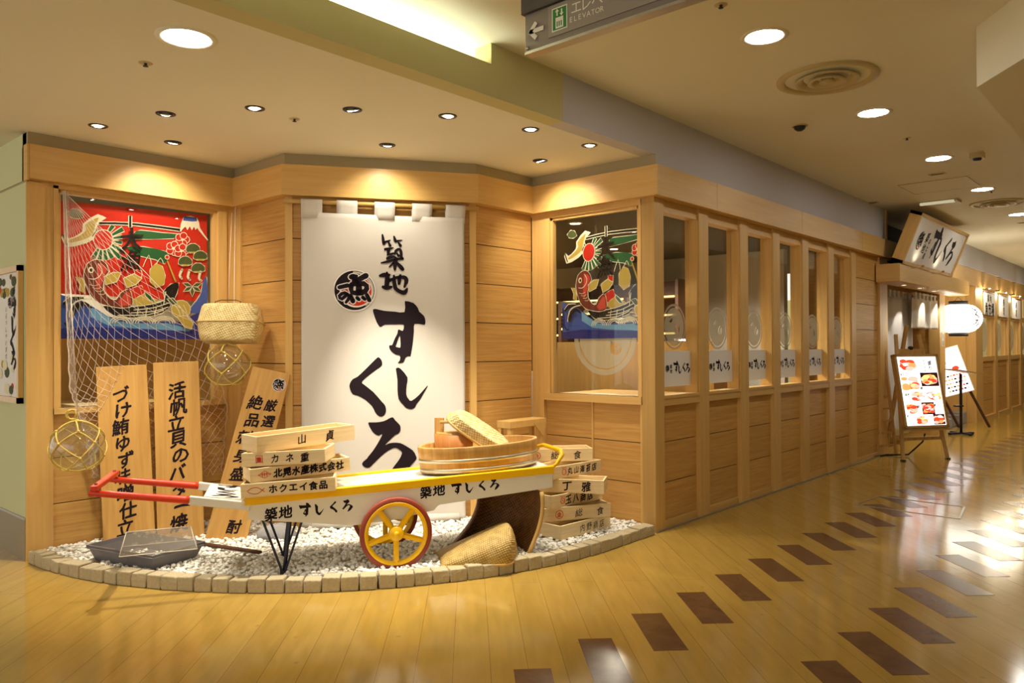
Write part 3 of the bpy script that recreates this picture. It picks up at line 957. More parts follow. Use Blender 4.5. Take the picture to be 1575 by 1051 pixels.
struct(band(PL, 0, 0.14, ZS, ZB, MB()).build('trim_1', 'wood_band'))
struct(band(PL[:5] + [(-0.036, 0.0)], 0.035, 0.13, ZB, ZN, MB()).build('trim_2', 'gap_shade'))  # shade of the gap above the band is put into this colour
mb = MB()
for y in (0.86, 2.52, 4.2):
    mb.box(-0.001, 0.0012, y - 0.002, y + 0.002, ZS + 0.003, ZB)
struct(mb.build('trim_3', 'wood_panel'))


def boards(mb, x0, x1, y, z0, z1, mat=0, t=0.03, gap=0.006):
    """horizontal boards between the grooves"""
    zs = [z0] + [g for g in GZ if z0 + 0.02 < g < z1 - 0.02] + [z1]
    for a, b in zip(zs[:-1], zs[1:]):
        mb.box(x0, x1, y, y + t, a + (gap / 2 if a > z0 else 0), b - (gap / 2 if b < z1 else 0), mat)
    mb.box(x0, x1, y + t * 0.4, y + t + 0.02, z0, z1, mat + 1)


WM = ['wood_panel', 'dark_wood', 'wood_post', 'wood_band']


def window(n, Fm, x0, x1, z0, z1, depth, name_extra=None, fw_=0.0, room=0.02):
    """fixed pane with its reveal; parts frame and glass"""
    f = MB()
    d = depth
    t = 0.02
    f.box(x0, x0 + t, 0.012, d + 0.02, z0, z1)
    f.box(x1 - t, x1, 0.012, d + 0.02, z0, z1)
    f.box(x0, x1, 0.012, d + 0.02, z1 - t, z1)
    f.box(x0, x1, 0.0, d + 0.02, z0 - 0.02, z0)
    o = struct(f.build('window_%d' % n, 'wood_post', M=Fm))
    g = MB()
    g.box(x0 + t, x1 - t, d - 0.003, d + 0.003, z0, z1 - t)
    g.build('glass_pane', 'glass', o)
    return o


# A: left window wall -------------------------------------------------------
FA_ = FR(-2.55, -3.01, 90)
mb = MB()
mb.box(0.012, 0.146, 0, 0.12, 0, ZS, 2)
mb.box(1.277, 1.356, 0, 0.12, 0, ZS, 2)
mb.box(0.146, 0.172, -0.012, 0.06, 0.872, 2.285, 2)
mb.box(1.212, 1.277, -0.012, 0.06, 0.872, 2.285, 2)
mb.box(0.146, 1.277, -0.016, 0.06, 0.872, 0.908, 3)
mb.box(0.146, 1.277, -0.012, 0.06, 2.268, ZS, 3)
boards(mb, 0.146, 1.277, 0.02, 0, 0.872)
struct(mb.build('wall_window_left', WM, M=FA_))
win_a = window(1, FA_, 0.172, 1.212, 0.908, 2.268, 0.05)

# B: short return ------------------------------------------------------------
FB_ = FR(-2.55, -1.654, 0)
mb = MB()
mb.box(-0.02, 0.06, 0, 0.08, 0, ZS, 2)
boards(mb, 0.06, 0.66, 0.01, 0, ZS)
struct(mb.build('wall_return_left', WM, M=FB_))

# C: the curtain wall --------------------------------------------------------
FC_ = FR(-1.875, -1.654, 56.32)
LC = 1.290
mb = MB()
mb.box(-0.012, 0.035, -0.008, 0.06, 0, ZS, 2)
mb.box(LC - 0.035, LC + 0.012, -0.008, 0.06, 0, ZS, 2)
boards(mb, 0.035, LC - 0.035, 0.01, 0, ZS)
struct(mb.build('wall_center', WM, M=FC_))

# D: short return ------------------------------------------------------------
FD_ = FR(-1.16, -0.580, 90)
mb = MB()
boards(mb, 0.02, 0.64, 0.01, 0, ZS)
struct(mb.build('wall_return_right', WM, M=FD_))

# E: right window wall --------------------------------------------------------
FE_ = FR(-1.16, 0.06, 0)
mb = MB()
mb.box(0.0, 0.115, 0, 0.10, 0, ZS, 2)
mb.box(0.992, 1.097, 0, 0.122, 0, ZS, 2)
mb.box(0.115, 0.176, -0.004, 0.06, 0.870, ZS, 2)
mb.box(0.972, 0.992, -0.004, 0.06, 0.870, ZS, 2)
mb.box(0.115, 0.992, -0.012, 0.06, 0.870, 0.924, 3)
mb.box(0.115, 0.992, -0.006, 0.06, 2.258, ZS, 3)
boards(mb, 0.115, 0.545, 0.03, 0, 0.870)
boards(mb, 0.560, 0.992, 0.03, 0, 0.870)
mb.box(0.545, 0.560, 0.022, 0.06, 0, 0.870, 2)
struct(mb.build('wall_window_right', WM, M=FE_))
win_e = window(2, FE_, 0.176, 0.972, 0.924, 2.258, 0.035)

# F: the long corridor front ---------------------------------------------------
FF_ = FR(-0.063, 0.0, 90)
PO = [(0.06, 0.182), (0.693, 0.835), (1.376, 1.520), (2.024, 2.163), (2.685, 2.829), (3.359, 3.505), (4.030, 4.17)]
mb = MB()
for a, b in PO:
    mb.box(a, b, 0, 0.12, 0, ZS, 2)
for (a0, a), (b, b0) in zip(PO[:-1], PO[1:]):
    mb.box(a, b, 0.006, 0.12, 0.858, 0.928, 3)
    mb.box(a, b, 0.020, 0.12, 2.235, ZS, 3)
    boards(mb, a, b, 0.037, 0.04, 0.858)
    mb.box(a, b, 0.030, 0.06, 0, 0.05, 3)
boards(mb, 4.17, 4.98, 0.02, 0.04, ZS)
mb.box(4.17, 4.98, 0.014, 0.06, 0, 0.05, 3)
mb.box(4.98, 5.27, -0.004, 0.14, 0, ZS, 2)
struct(mb.build('wall_corridor', WM, M=FF_))
WINF = []
for i, ((a0, a), (b, b0)) in enumerate(zip(PO[:-1], PO[1:])):
    WINF.append((window(3 + i, FF_, a, b, 0.930, 2.235, 0.073), a, b))
mb = MB()
mb.box(0.06, 5.0, -0.012, 0.0, 0.0, 0.012)
struct(mb.build('baseboard_corridor', 'metal_strip', M=FF_))

# left plain wall ---------------------------------------------------------------
FL_ = FR(-9.0, -3.01, 0)
mb = MB()
mb.box(0, 6.448, 0, 0.1, 0.258, 2.285)
mb.box(0, 6.448, 0.006, 0.1, 2.285, 2.300, 1)
mb.box(0, 6.448, 0, 0.1, 2.300, ZN)
struct(mb.build('wall_left', ['paint_sage', 'paint_beige'], M=FL_))
mb = MB()
mb.box(0, 6.448, -0.006, 0.1, 0.0, 0.244)
mb.box(0, 6.448, -0.008, 0.1, 0.244, 0.258, 1)
struct(mb.build('baseboard_left', ['baseboard_olive', 'metal_strip'], M=FL_))
mb = MB()
mb.box(6.448, 6.46, -0.004, 0.1, 0, ZS - 0.012, 0)
mb.box(6.435, 6.505, -0.012, -0.001, ZS - 0.01, ZB, 1)
struct(mb.build('trim_4', ['wood_post', 'wood_band'], M=FL_))

# the other side of the corridor and the end, for bounce light and reflections
mb = MB()
mb.box(6.6, 6.7, -9, 22, 0, ZC)
struct(mb.build('wall_right', 'paint_cream'))
mb = MB()
mb.box(-9, 9, 21.9, 22, 0, ZC)
struct(mb.build('wall_far', 'paint_cream'))

# stretch beyond the entrance ------------------------------------------------------
mb = MB()
mb.box(7.70, 8.00, -0.004, 0.14, 0, 2.26, 2)
mb.box(7.94, 8.00, 0.14, 0.66, 0, 2.26, 0)
mb.box(8.0, 10.05, 0.66, 0.72, 0, 2.26, 2)
mb.box(10.0, 10.05, 0.14, 0.66, 0, 2.26, 2)
mb.box(5.27, 7.70, 0.0, 0.14, 2.06, 2.26, 3)
mb.box(10.05, 10.35, 0.0, 0.14, 0, 2.26, 2)
struct(mb.build('wall_entrance', WM, M=FF_))
mb = MB()
mb.box(8.0, 21, 0.0, 0.10, 2.245, 2.52, 3)
mb.box(8.3, 21, -0.028, 0.10, 2.52, ZC, 4)
mb.box(5.10, 5.16, -0.04, 0.3, ZB - .02, ZC, 3)
struct(mb.build('wall_bulkhead_far', WM + ['bulkhead_grey'], M=FF_))
mb = MB()
mb.box(5.27, 9, 0.95, 1.0, 0, ZC, 0)
mb.box(7.72, 7.78, 0.14, 0.95, 0, ZC, 0)
mb.box(5.20, 5.26, 0.14, 0.95, 0, ZC, 0)
mb.box(5.16, 8.4, 0.30, 0.34, 2.1, ZC, 1)  # dark slab paints the shade of the open recess behind the sign
struct(mb.build('wall_lobby', ['wood_panel', 'dark_void'], M=FF_))
mb = MB()
for k in range(12):
    a = 10.35 + k * 1.28
    mb.box(a, a + 0.22, 0.0, 0.14, 0, 2.245, 2)
    mb.box(a + 0.22, a + 1.28, 0.01, 0.14, 1.0, 1.08, 3)
    mb.box(a + 0.22, a + 1.28, 0.01, 0.14, 1.76, 1.84, 3)
    boards(mb, a + 0.22, a + 1.28, 0.04, 0.02, 1.0)
    mb.box(a + 0.22, a + 1.28, -0.012, 0.06, 0, 0.06, 3)
struct(mb.build('wall_corridor_far', WM, M=FF_))
for k in range(4):
    a = 10.57 + k * 1.28
    f = MB()
    f.box(a, a + 0.02, 0.05, 0.12, 1.08, 1.76)
    f.box(a + 1.04, a + 1.06, 0.05, 0.12, 1.08, 1.76)
    o = struct(f.build('window_%d' % (9 + k), 'wood_post', M=FF_))
    g = MB()
    g.box(a + .02, a + 1.04, 0.08, 0.086, 1.08, 1.76)
    g.build('glass_pane', 'glass', o)
    e = MB()
    e.poly(cc((a + 0.5, 1.42), 0.26, 24), 0, 0, RX(90) if False else Matrix(((1, 0, 0, 0), (0, 0, 1, 0.075), (0, 1, 0, 0), (0, 0, 0, 1))))
    e.build('frosted_emblem', 'frosted', o)

# ---------------------------------------------------------------- dining room seen through the panes
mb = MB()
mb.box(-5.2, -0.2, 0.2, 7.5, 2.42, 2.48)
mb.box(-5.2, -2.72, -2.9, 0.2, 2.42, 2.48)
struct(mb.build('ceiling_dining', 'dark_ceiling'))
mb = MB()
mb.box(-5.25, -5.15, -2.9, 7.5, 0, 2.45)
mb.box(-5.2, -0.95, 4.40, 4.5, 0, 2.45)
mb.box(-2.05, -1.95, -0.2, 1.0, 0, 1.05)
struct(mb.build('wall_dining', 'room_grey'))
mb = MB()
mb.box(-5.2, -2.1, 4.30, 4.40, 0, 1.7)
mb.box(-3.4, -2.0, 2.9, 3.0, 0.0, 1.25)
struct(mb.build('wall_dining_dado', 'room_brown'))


def lit_shelf(x, y, w, dz, n, z0, lab):
    t = thing('lit_shelf_rack', lab, 'shelf', T(x, y, 0))
    m = MB()
    m.box(0, 0.04, 0, 0.3, 0, z0 + n * dz)
    m.box(w - 0.04, w, 0, 0.3, 0, z0 + n * dz)
    m.box(0, w, 0.27, 0.3, 0, z0 + n * dz)
    m.build('frame', 'dark_wood', t)
    for k in range(n):
        MB().box(0.04, w - 0.04, 0, 0.27, z0 + k * dz, z0 + k * dz + 0.025).build('shelf', 'room_brown', t)
        MB().box(0.05, w - 0.05, -0.008, 0.0, z0 + k * dz + 0.002, z0 + k * dz + 0.022).build('light_strip', 'lamp_strip', t)
    return t


lit_shelf(-3.9, 3.6, 2.0, 0.22, 4, 1.20, 'dark shelf rack with warm light strips seen behind the corridor panes')
lit_shelf(-2.6, 2.2, 0.9, 0.16, 3, 1.30, 'short lit shelf seen through the first corridor pane')

# service counter and stacked plates behind the first corridor panes
ct = thing('service_counter', 'wooden sushi counter inside the restaurant behind the panes', 'counter', T(-1.35, 1.95, 0))
MB().box(-0.25, 0.25, -0.25, 1.9, 0.90, 0.95).build('counter_top', 'wood_band', ct)
MB().box(-0.20, 0.20, -0.22, 1.85, 0, 0.90).build('cabinet_body', 'room_brown', ct)


def plate_stack(x, y, z, n, r):
    prof = []
    for k in range(n):
        prof += [(r * 0.55, k * 0.03), (r, k * 0.03 + 0.022), (r, k * 0.03 + 0.027), (r * 0.8, k * 0.03 + 0.028)]
    prof = [(0.001, 0)] + prof + [(0.001, n * 0.03 - 0.01)]
    o = MB().lathe(prof, 20).build('plate_stack', 'plate_grey', M=T(x, y, z))
    return o


for i, (x, y, n) in enumerate(((-1.44, 1.80, 22), (-1.20, 1.86, 16), (-1.22, 2.12, 12))):
    o = plate_stack(x, y, 0.95, n, 0.105)
    tag(o, ['tallest stack of pale grey plates behind the first corridor pane',
            'middle stack of pale grey plates behind the first corridor pane',
            'lowest stack of pale grey plates behind the first corridor pane'][i], 'plates', 'plate stacks on the sushi counter')

t = thing('menu_lightbox', 'glaring white lit panel seen through the second corridor pane', 'light panel', T(-0.95, 2.05, 0.95))
MB().box(-0.02, 0.02, -0.16, 0.16, 0, 0.40).build('case', 'white_plastic', t)
MB().box(0.02, 0.024, -0.15, 0.15, 0.01, 0.39).build('lit_panel', 'cold_lamp', t)

# dining tables behind the niche windows
for i, (x, y) in enumerate(((-0.75, 0.75), (-3.10, -2.3))):
    t = thing('dining_table', ['pale dining table behind the right niche window', 'pale dining table behind the left niche window'][i], 'table', T(x, y, 0))
    MB().box(-0.45, 0.45, -0.35, 0.35, 0.86, 0.90).build('tabletop', 'wood_band', t)
    for sx in (-1, 1):
        MB().box(sx * 0.36 - 0.03, sx * 0.36 + 0.03, -0.03, 0.03, 0, 0.86).build('leg', 'dark_wood', t)
mb = MB()
mb.box(-3.7, -3.6, -2.85, -1.2, 0, 1.5)
mb.box(-1.9, -0.3, 1.30, 1.37, 0, 1.32)
struct(mb.build('wall_booth', 'wood_post'))
for i, (x, y) in enumerate(((-1.6, 1.2), (-2.4, 3.0), (-4.3, -2.2), (-3.4, 1.4), (-1.3, 2.9))):
    t = thing('room_downlight', None, 'lamp', T(x, y, 2.42))
    tag(t, 'small downlight in the dark dining room ceiling', 'lamp', 'downlights in the dining room')
    MB().lathe([(0.05, 0.0), (0.06, -0.008), (0.07, 0.0)], 18).build('rim', 'chrome', t)
    MB().disc(0.048, -0.002, 18, flip=True).build('diffuser', 'spot_glow', t)
    l = bpy.data.lights.new('dining_lamp', 'SPOT')
    l.spot_size = R(150)
    l.spot_blend = 0.6
    l.energy = 150
    l.color = WARM
    l.shadow_soft_size = 0.05
    lo = bpy.data.objects.new('dining_lamp', l)
    COL.objects.link(lo)
    lo.parent = t
    lo.location = (0, 0, -0.08)
# =================================================================== CEILING FITTINGS
def downlight(x, y, z, label, group, r=0.094):
    t = thing('recessed_downlight', label, 'ceiling light', T(x, y, z), group)
    MB().lathe([(r - 0.003, -0.002), (r, -0.004), (r + 0.004, -0.006), (r + 0.022, -0.006), (r + 0.026, 0.0)], 40).build('rim', 'ceiling_cream', t)
    MB().disc(r, -0.003, 40, flip=True).build('diffuser', 'downlight_glow', t)
    return t


downlight(-0.455, -3.017, ZN, 'bright round downlight on the lower ceiling left of the lit cove', None, 0.098)
ORD = ['nearest large', 'second', 'third', 'fourth', 'farthest']
for i, y in enumerate((-0.70, 1.06, 2.80, 4.56, 6.6)):
    downlight(1.06, y, ZC, ['bright corridor downlight nearest the hanging elevator sign', 'bright corridor downlight just beyond the near round air diffuser',
                            'bright corridor downlight beside the square smoke detector', 'bright corridor downlight before the far air diffuser',
                            'bright corridor downlight beyond the far air diffuser'][i], 'corridor downlights')
for y in (-2.5, -4.3, -6.1, 8.4, 10.2, 12.0, 14.0):  # lamps added out of view to brighten the corridor and its ceiling
    downlight(1.06 if y > 0 else (3.4 if y > -3 else 1.9), y - (0.4 if -3 < y < 0 else 0), ZC, 'added bright round downlight out of view in the corridor ceiling outside the main row', 'added unseen corridor downlights')

SPOTS = [(-2.094, -2.77, 0), (-1.573, -2.606, 1), (-2.136, -2.309, 1), (-1.118, -2.322, 0), (-0.747, -1.948, 1),
         (-1.19, -1.346, 1), (-0.449, -1.511, 0), (-0.278, -0.988, 1), (-0.732, -0.351, 1), (-0.235, -0.449, 0)]
# where each lamp is aimed and how strong it is
AIM = [(-1.95, -2.70, 0.05, 3.4), (-2.45, -2.2, 1.1, 0.7), (-2.52, -2.22, 1.75, 0.65), (-0.95, -2.20, 0.05, 3.4), (-1.36, -1.02, 0.62, 4.6),
       (-1.50, -1.12, 1.85, 0.36), (-0.50, -1.70, 0.3, 3.4), (-0.45, -0.95, 0.3, 1.2), (-0.76, 0.06, 1.75, 0.65), (-0.26, -0.70, 0.05, 1.5)]
SLAB = ['spotlight with a dark rim above the left glass float', 'bright tilted spotlight above the left fishing banner', 'bright spotlight close to the wooden band over the left banner',
        'spotlight with a dark rim between the large downlight and the curtain', 'bright tilted spotlight aimed at the white curtain', 'bright spotlight close to the wooden band over the curtain',
        'spotlight with a dark rim above the oval tub', 'bright tilted spotlight beside the bulkhead', 'bright spotlight close to the wooden band over the right banner',
        'spotlight with a dark rim nearest the corridor corner']
for (x, y, lit), (ax, ay, az, k), lab in zip(SPOTS, AIM, SLAB):
    t = thing('ceiling_spotlight', lab, 'spotlight', T(x, y, ZN), 'spotlights over the display')
    MB().lathe([(0.034, 0.02), (0.036, -0.002), (0.044, -0.006), (0.052, -0.004), (0.054, 0.001)], 28).build('rim', 'black_gloss' if not lit else 'iron', t)
    d = (Vector((ax, ay, az)) - Vector((x, y, ZN))).normalized()
    q = d.to_track_quat('-Z', 'Y')
    b = MB()
    Mq = q.to_matrix().to_4x4()
    b.lathe([(0.001, 0.012), (0.034, 0.012), (0.036, 0.0)], 20, 0, T(0, 0, -0.001) @ Mq)
    b.build('reflector', 'chrome', t)
    MB().disc(0.026 if lit else 0.02, 0.0, 20, 0, T(0, 0, -0.006) @ Mq, flip=True).build('bulb', 'spot_glow', t)
    l = bpy.data.lights.new('spot_lamp', 'SPOT')
    l.energy = SPOT_W * k
    l.color = WARM
    l.spot_size = R({4.6: 40, 3.4: 54, 0.65: 112, 0.36: 112}.get(k, 74))
    l.spot_blend = 0.9
    l.shadow_soft_size = 0.03
    lo = bpy.data.objects.new('spot_lamp', l)
    COL.objects.link(lo)
    lo.parent = t
    lo.matrix_local = T(d.x * 0.03, d.y * 0.03, -0.02) @ Mq


def diffuser(x, y, z, r, label):
    t = thing('air_diffuser', label, 'air vent', T(x, y, z), 'round ceiling air diffusers')
    MB().lathe([(r, 0.0), (r, -0.012), (r * 0.90, -0.018), (r * 0.84, -0.010), (r * 0.80, 0.03)], 48).build('outer_ring', 'vent_paint', t)
    MB().disc(r * 0.82, 0.001, 40, flip=True).build('dark_throat', 'dark_void', t)
    MB().lathe([(r * 0.46, 0.0), (r * 0.56, -0.022), (r * 0.63, -0.026), (r * 0.64, -0.020), (r * 0.50, 0.002)], 48).build('middle_ring', 'vent_paint', t)
    MB().lathe([(r * 0.20, 0.0), (r * 0.30, -0.028), (r * 0.38, -0.032), (r * 0.38, -0.026), (r * 0.24, 0.002)], 40).build('inner_ring', 'vent_paint', t)
    MB().lathe([(0.001, -0.036), (r * 0.14, -0.034), (r * 0.16, -0.026), (r * 0.10, 0.0)], 32).build('centre_cone', 'vent_paint', t)
    return t


diffuser(1.074, 0.148, ZC, 0.285, 'large round air diffuser between the two nearest corridor downlights')
diffuser(1.032, 5.55, ZC, 0.285, 'round air diffuser near the far end of the downlight row')


def sprinkler(x, y, z, label):
    t = thing('sprinkler_head', label, 'sprinkler', T(x, y, z), 'ceiling sprinkler heads')
    MB().lathe([(0.001, -0.002), (0.03, -0.002), (0.032, 0.001)], 20).build('escutcheon', 'vent_paint', t)
    MB().lathe([(0.007, 0), (0.007, -0.008), (0.003, -0.010), (0.012, -0.014), (0.012, -0.016), (0.001, -0.017)], 16).build('deflector', 'iron', t)


sprinkler(-0.876, -3.009, ZN, 'tiny sprinkler head left of the large niche downlight')
sprinkler(-1.133, -2.066, ZN, 'tiny sprinkler head among the display spotlights')
sprinkler(1.065, -1.19, ZC, 'sprinkler head beside the hanging elevator sign')
sprinkler(1.046, 1.92, ZC, 'sprinkler head between second and third corridor downlights')
sprinkler(1.106, 4.75, ZC, 'sprinkler head by the fourth corridor downlight')

t = thing('smoke_detector', 'square beige detector box beside the third corridor downlight', 'detector', T(1.344, 2.823, ZC))
MB().box(-0.05, 0.05, -0.05, 0.05, -0.045, 0).build('housing', 'vent_paint', t)
MB().lathe([(0.001, -0.066), (0.03, -0.062), (0.036, -0.045)], 20).build('sensor', 'iron', t)
t = thing('ceiling_camera', 'half recessed camera ball near the round air diffuser', 'camera', T(0.567, 1.025, ZC))
MB().lathe([(0.055, 0.001), (0.055, -0.006), (0.045, -0.008)], 24).build('ring', 'vent_paint', t)
MB().lathe([(0.001, -0.04), (0.02, -0.038), (0.036, -0.026), (0.044, 0.0)], 24).build('dome', 'iron', t)
t = thing('ceiling_speaker_plate', 'flat square access panel outlined in the corridor ceiling', 'access panel', T(0.78, 4.05, ZC))
MB().box(-0.3, 0.3, -0.3, 0.3, -0.004, 0).build('panel', 'ceiling_cream', t)
for sx in (-1, 1):
    MB().box(sx * 0.3 - 0.004, sx * 0.3 + 0.004, -0.3, 0.3, -0.006, 0).build('edge_strip', 'vent_paint', t)
    MB().box(-0.3, 0.3, sx * 0.3 - 0.004, sx * 0.3 + 0.004, -0.006, 0).build('edge_strip', 'vent_paint', t)
t = thing('emergency_light', 'slim lit emergency lamp tray above the tilted shop sign', 'emergency light', T(0.56, 5.0, ZC))
MB().box(-0.20, 0.20, -0.10, 0.10, -0.03, 0).build('housing', 'vent_paint', t)
MB().box(-0.17, 0.17, -0.101, -0.06, -0.038, -0.012).build('lit_lens', 'exit_glow', t)
for i, (x, y, lab) in enumerate(((0.90, 3.45, 'small slotted grille between third and fourth downlights'), (-0.01, 4.55, 'small dark slot above the end of the bulkhead'),
                                 (1.0, 7.4, 'small slot grille far along the corridor ceiling'))):
    t = thing('slot_grille', lab, 'air vent', T(x, y, ZC), 'small ceiling slots')
    MB().box(-0.07, 0.07, -0.035, 0.035, -0.006, 0).build('plate', 'vent_paint', t)
    MB().box(-0.05, 0.05, -0.012, 0.012, -0.008, 0).build('slot', 'dark_void', t)

# hanging direction sign -------------------------------------------------------
ES = thing('hanging_direction_sign', 'grey hanging elevator direction sign with white arrow and green pictogram', 'sign', T(0.907, -2.407, 2.341))
MB().box(0, 1.6, 0, 0.035, 0, 0.53).build('panel', 'sign_grey', ES)
MB().box(-0.008, 1.608, -0.014, 0.045, 0.135, 0.19).build('upper_bar', 'sign_dark', ES)
MB().box(0.11, 1.58, -0.004, 0.0, 0.022, 0.132).build('face_plate', 'sign_lightgrey', ES)
MB().box(0.0, 1.6, -0.004, 0.038, -0.010, 0.0).build('bottom_edge', 'alu', ES)
a = MB()
a.bar((0.028, 0, 0.066), (0.088, 0, 0.066), 0.002, 0.016)
a.bar((0.022, 0, 0.062), (0.054, 0, 0.094), 0.002, 0.016)
a.bar((0.022, 0, 0.070), (0.054, 0, 0.038), 0.002, 0.016)
a.build('arrow', 'sign_letter', ES, (0, -0.003, 0))
g = MB(FACE)
g.poly([(0.128, 0.036), (0.196, 0.036), (0.196, 0.118), (0.128, 0.118)], 0.0055, 0)
g.poly([(0.132, 0.040), (0.192, 0.040), (0.192, 0.114), (0.132, 0.114)], 0.006, 1)
g.poly([(0.145, 0.044), (0.179, 0.044), (0.179, 0.082), (0.145, 0.082)], 0.0065, 0)
for k in range(3):
    g.poly([(0.150 + k * 0.009, 0.050), (0.155 + k * 0.009, 0.050), (0.155 + k * 0.009, 0.068), (0.150 + k * 0.009, 0.068)], 0.007, 1)
for x, s_ in ((0.152, 1), (0.172, -1)):
    zc = 0.098
    g.poly([(x - 0.003, zc - 0.010), (x + 0.003, zc - 0.010), (x + 0.003, zc + 0.010), (x - 0.003, zc + 0.010)], 0.0065, 0)
    g.poly([(x - 0.009, zc + s_ * 0.004), (x, zc + s_ * 0.014), (x + 0.009, zc + s_ * 0.004)] if s_ > 0 else [(x - 0.009, zc - 0.004), (x + 0.009, zc - 0.004), (x, zc - 0.014)][::1], 0.0068, 0)
g.build('elevator_pictogram', ['sign_letter', 'sign_green'], ES)
g = MB(FACE)
put_text(g, 'エレベーター', 0.235, 0.094, 0.046, 0.044, 0.006)
put_text(g, 'ELEVATOR', 0.213, 0.057, 0.024, 0.0185, 0.006)
g.build('lettering', 'sign_letter', ES)
g = MB(FACE)
g.poly([(0.495, 0.055), (0.533, 0.055), (0.533, 0.130), (0.495, 0.130)], 0.006, 0)
g.poly([(0.533, 0.055), (0.575, 0.055), (0.575, 0.130), (0.533, 0.130)], 0.006, 1)
g.poly([(0.505, 0.065), (0.521, 0.065), (0.521, 0.100), (0.505, 0.100)], 0.007, 2)
g.poly([(0.547, 0.065), (0.561, 0.065), (0.561, 0.100), (0.547, 0.100)], 0.007, 2)
g.poly(cc((0.513, 0.110), 0.007, 12), 0.007, 2)
g.poly(cc((0.554, 0.110), 0.007, 12), 0.007, 2)
g.build('restroom_pictogram', ['sign_red', 'sign_blue', 'sign_letter'], ES)
for x in (0.2, 1.4):
    MB().tube([(x, 0.018, 0.53), (x, 0.018, ZC - 2.341)], 0.008).build('hanger_rod', 'alu', ES)
MB().tube([(0.012, -0.006, 0.012), (0.012, 0.0, 0.012)], 0.006, 10).build('end_bolt', 'chrome', ES)
# =================================================================== DISPLAY BED
KC, KR = Vector((-2.568, -0.493)), 2.525
blocks = []
pitch = 0.0945
n_arc = int(KR * PI / 2 / pitch)
for i in range(n_arc):
    blocks.append(('a', -PI / 2 + (i + 0.5) * (PI / 2) / n_arc + R(1.7)))
for i in range(5):
    blocks.append(('l', -0.415 + i * 0.096))
nb = len(blocks)
for i, (k, p) in enumerate(blocks):
    if k == 'a':
        c = KC + Vector((math.cos(p), math.sin(p))) * (KR - 0.045)
        ang = math.degrees(p) + 90
    else:
        c = Vector((-0.088, p))
        ang = 90
    L, W, H = 0.0445, 0.045, 0.072 + random.uniform(-0.006, 0.006)
    j = lambda s=0.004: random.uniform(-s, s)
    bt = [(-L + j(), -W + j(), 0), (L + j(), -W + j(), 0), (L + j(), W, 0), (-L + j(), W, 0)]
    md = [(x * 1.02 + j(.002), y * 1.02 + j(.002), H * 0.55) for x, y, z in bt]
    tp = [(x * 0.96 + j(.003), y * 0.96 + j(.003), H + j(.003)) for x, y, z in bt]
    m = MB()
    V = bt + md + tp
    F = [(3, 2, 1, 0), (8, 9, 10, 11)] + [(a + q, a + (q + 1) % 4, a + 4 + (q + 1) % 4, a + 4 + q) for a in (0, 4) for q in range(4)]
    m.add(V, F)
    o = m.build('granite_block', 'granite', M=T(c.x, c.y, 0) @ RZ(ang))
    bevel(o, 0.006, 2)
    tag(o, 'rough grey granite block in the curved kerb round the pebble bed', 'kerb stone', 'granite blocks of the curved kerb')

mb = MB()
arc = [(KC.x + (KR - 0.09) * math.cos(-PI / 2 + R(1.2) + a * (PI / 2 - R(1.2)) / 40), KC.y + (KR - 0.09) * math.sin(-PI / 2 + R(1.2) + a * (PI / 2 - R(1.2)) / 40)) for a in range(41)]
bed = arc + [(-0.125, 0.07), (-1.16, 0.07), (-1.16, -0.585), (-1.875, -1.655), (-2.55, -1.655), (-2.55, -3.0)]
mb.prism(bed, 0.0, 0.048)
struct(mb.build('floor_pebble_bed', 'bed_white'))


def in_bed(x, y):
    if (x - KC.x) ** 2 + (y - KC.y) ** 2 > (KR - 0.10) ** 2 and y < KC.y:
        return False
    if x > -0.14 or y > 0.04 or x < -2.53:
        return False
    if y > KC.y and x > -0.14:
        return False
    # behind walls
    if y > -1.67 and x < -1.86:
        return False
    if x < -1.16 and y > -1.66:
        t_ = (x + 1.875) / 0.715
        if y > -1.654 + 1.074 * t_ - 0.02:
            return False
    return True


# pebbles: one mass of small white stones
ico_bm = None
import bmesh
bm = bmesh.new()
bmesh.ops.create_icosphere(bm, subdivisions=1, radius=1)
ico_v = np.array([v.co[:] for v in bm.verts])
bm.verts.index_update()
ico_f = np.array([[v.index for v in f.verts] for f in bm.faces])
bm.free()
PV, PF = [], []
cnt = 0
tries = 0
while cnt < 7200 and tries < 60000:
    tries += 1
    x, y = RNG.uniform(-2.53, -0.14), RNG.uniform(-3.0, 0.05)
    if not in_bed(x, y):
        continue
    r = RNG.uniform(0.008, 0.0165)
    sc_ = np.array([r * RNG.uniform(0.85, 1.3), r * RNG.uniform(0.75, 1.0), r * RNG.uniform(0.55, 0.85)])
    v = ico_v * (1 + RNG.normal(0, 0.07, (len(ico_v), 1))) * sc_
    a = RNG.uniform(0, 6.28)
    b_ = RNG.uniform(-0.5, 0.5)
    ca, sa, cb, sb = math.cos(a), math.sin(a), math.cos(b_), math.sin(b_)
    Rm = np.array([[ca, -sa, 0], [sa, ca, 0], [0, 0, 1]]) @ np.array([[1, 0, 0], [0, cb, -sb], [0, sb, cb]])
    heap = 0.010 * max(0, math.sin(3.1 * x + 1.3) * math.sin(2.7 * y))
    z = 0.050 + RNG.uniform(0, 0.012) + heap
    PV.append(v @ Rm.T + np.array([x, y, z]))
    PF.append(ico_f + cnt * len(ico_v))
    cnt += 1
PV, PF = np.concatenate(PV), np.concatenate(PF)
me = bpy.data.meshes.new('pebbles')
me.vertices.add(len(PV))
me.vertices.foreach_set('co', PV.ravel())
me.loops.add(PF.size)
me.loops.foreach_set('vertex_index', PF.ravel().astype(np.int32))
me.polygons.add(len(PF))
me.polygons.foreach_set('loop_start', np.arange(0, PF.size, 3, dtype=np.int32))
me.polygons.foreach_set('loop_total', np.full(len(PF), 3, dtype=np.int32))
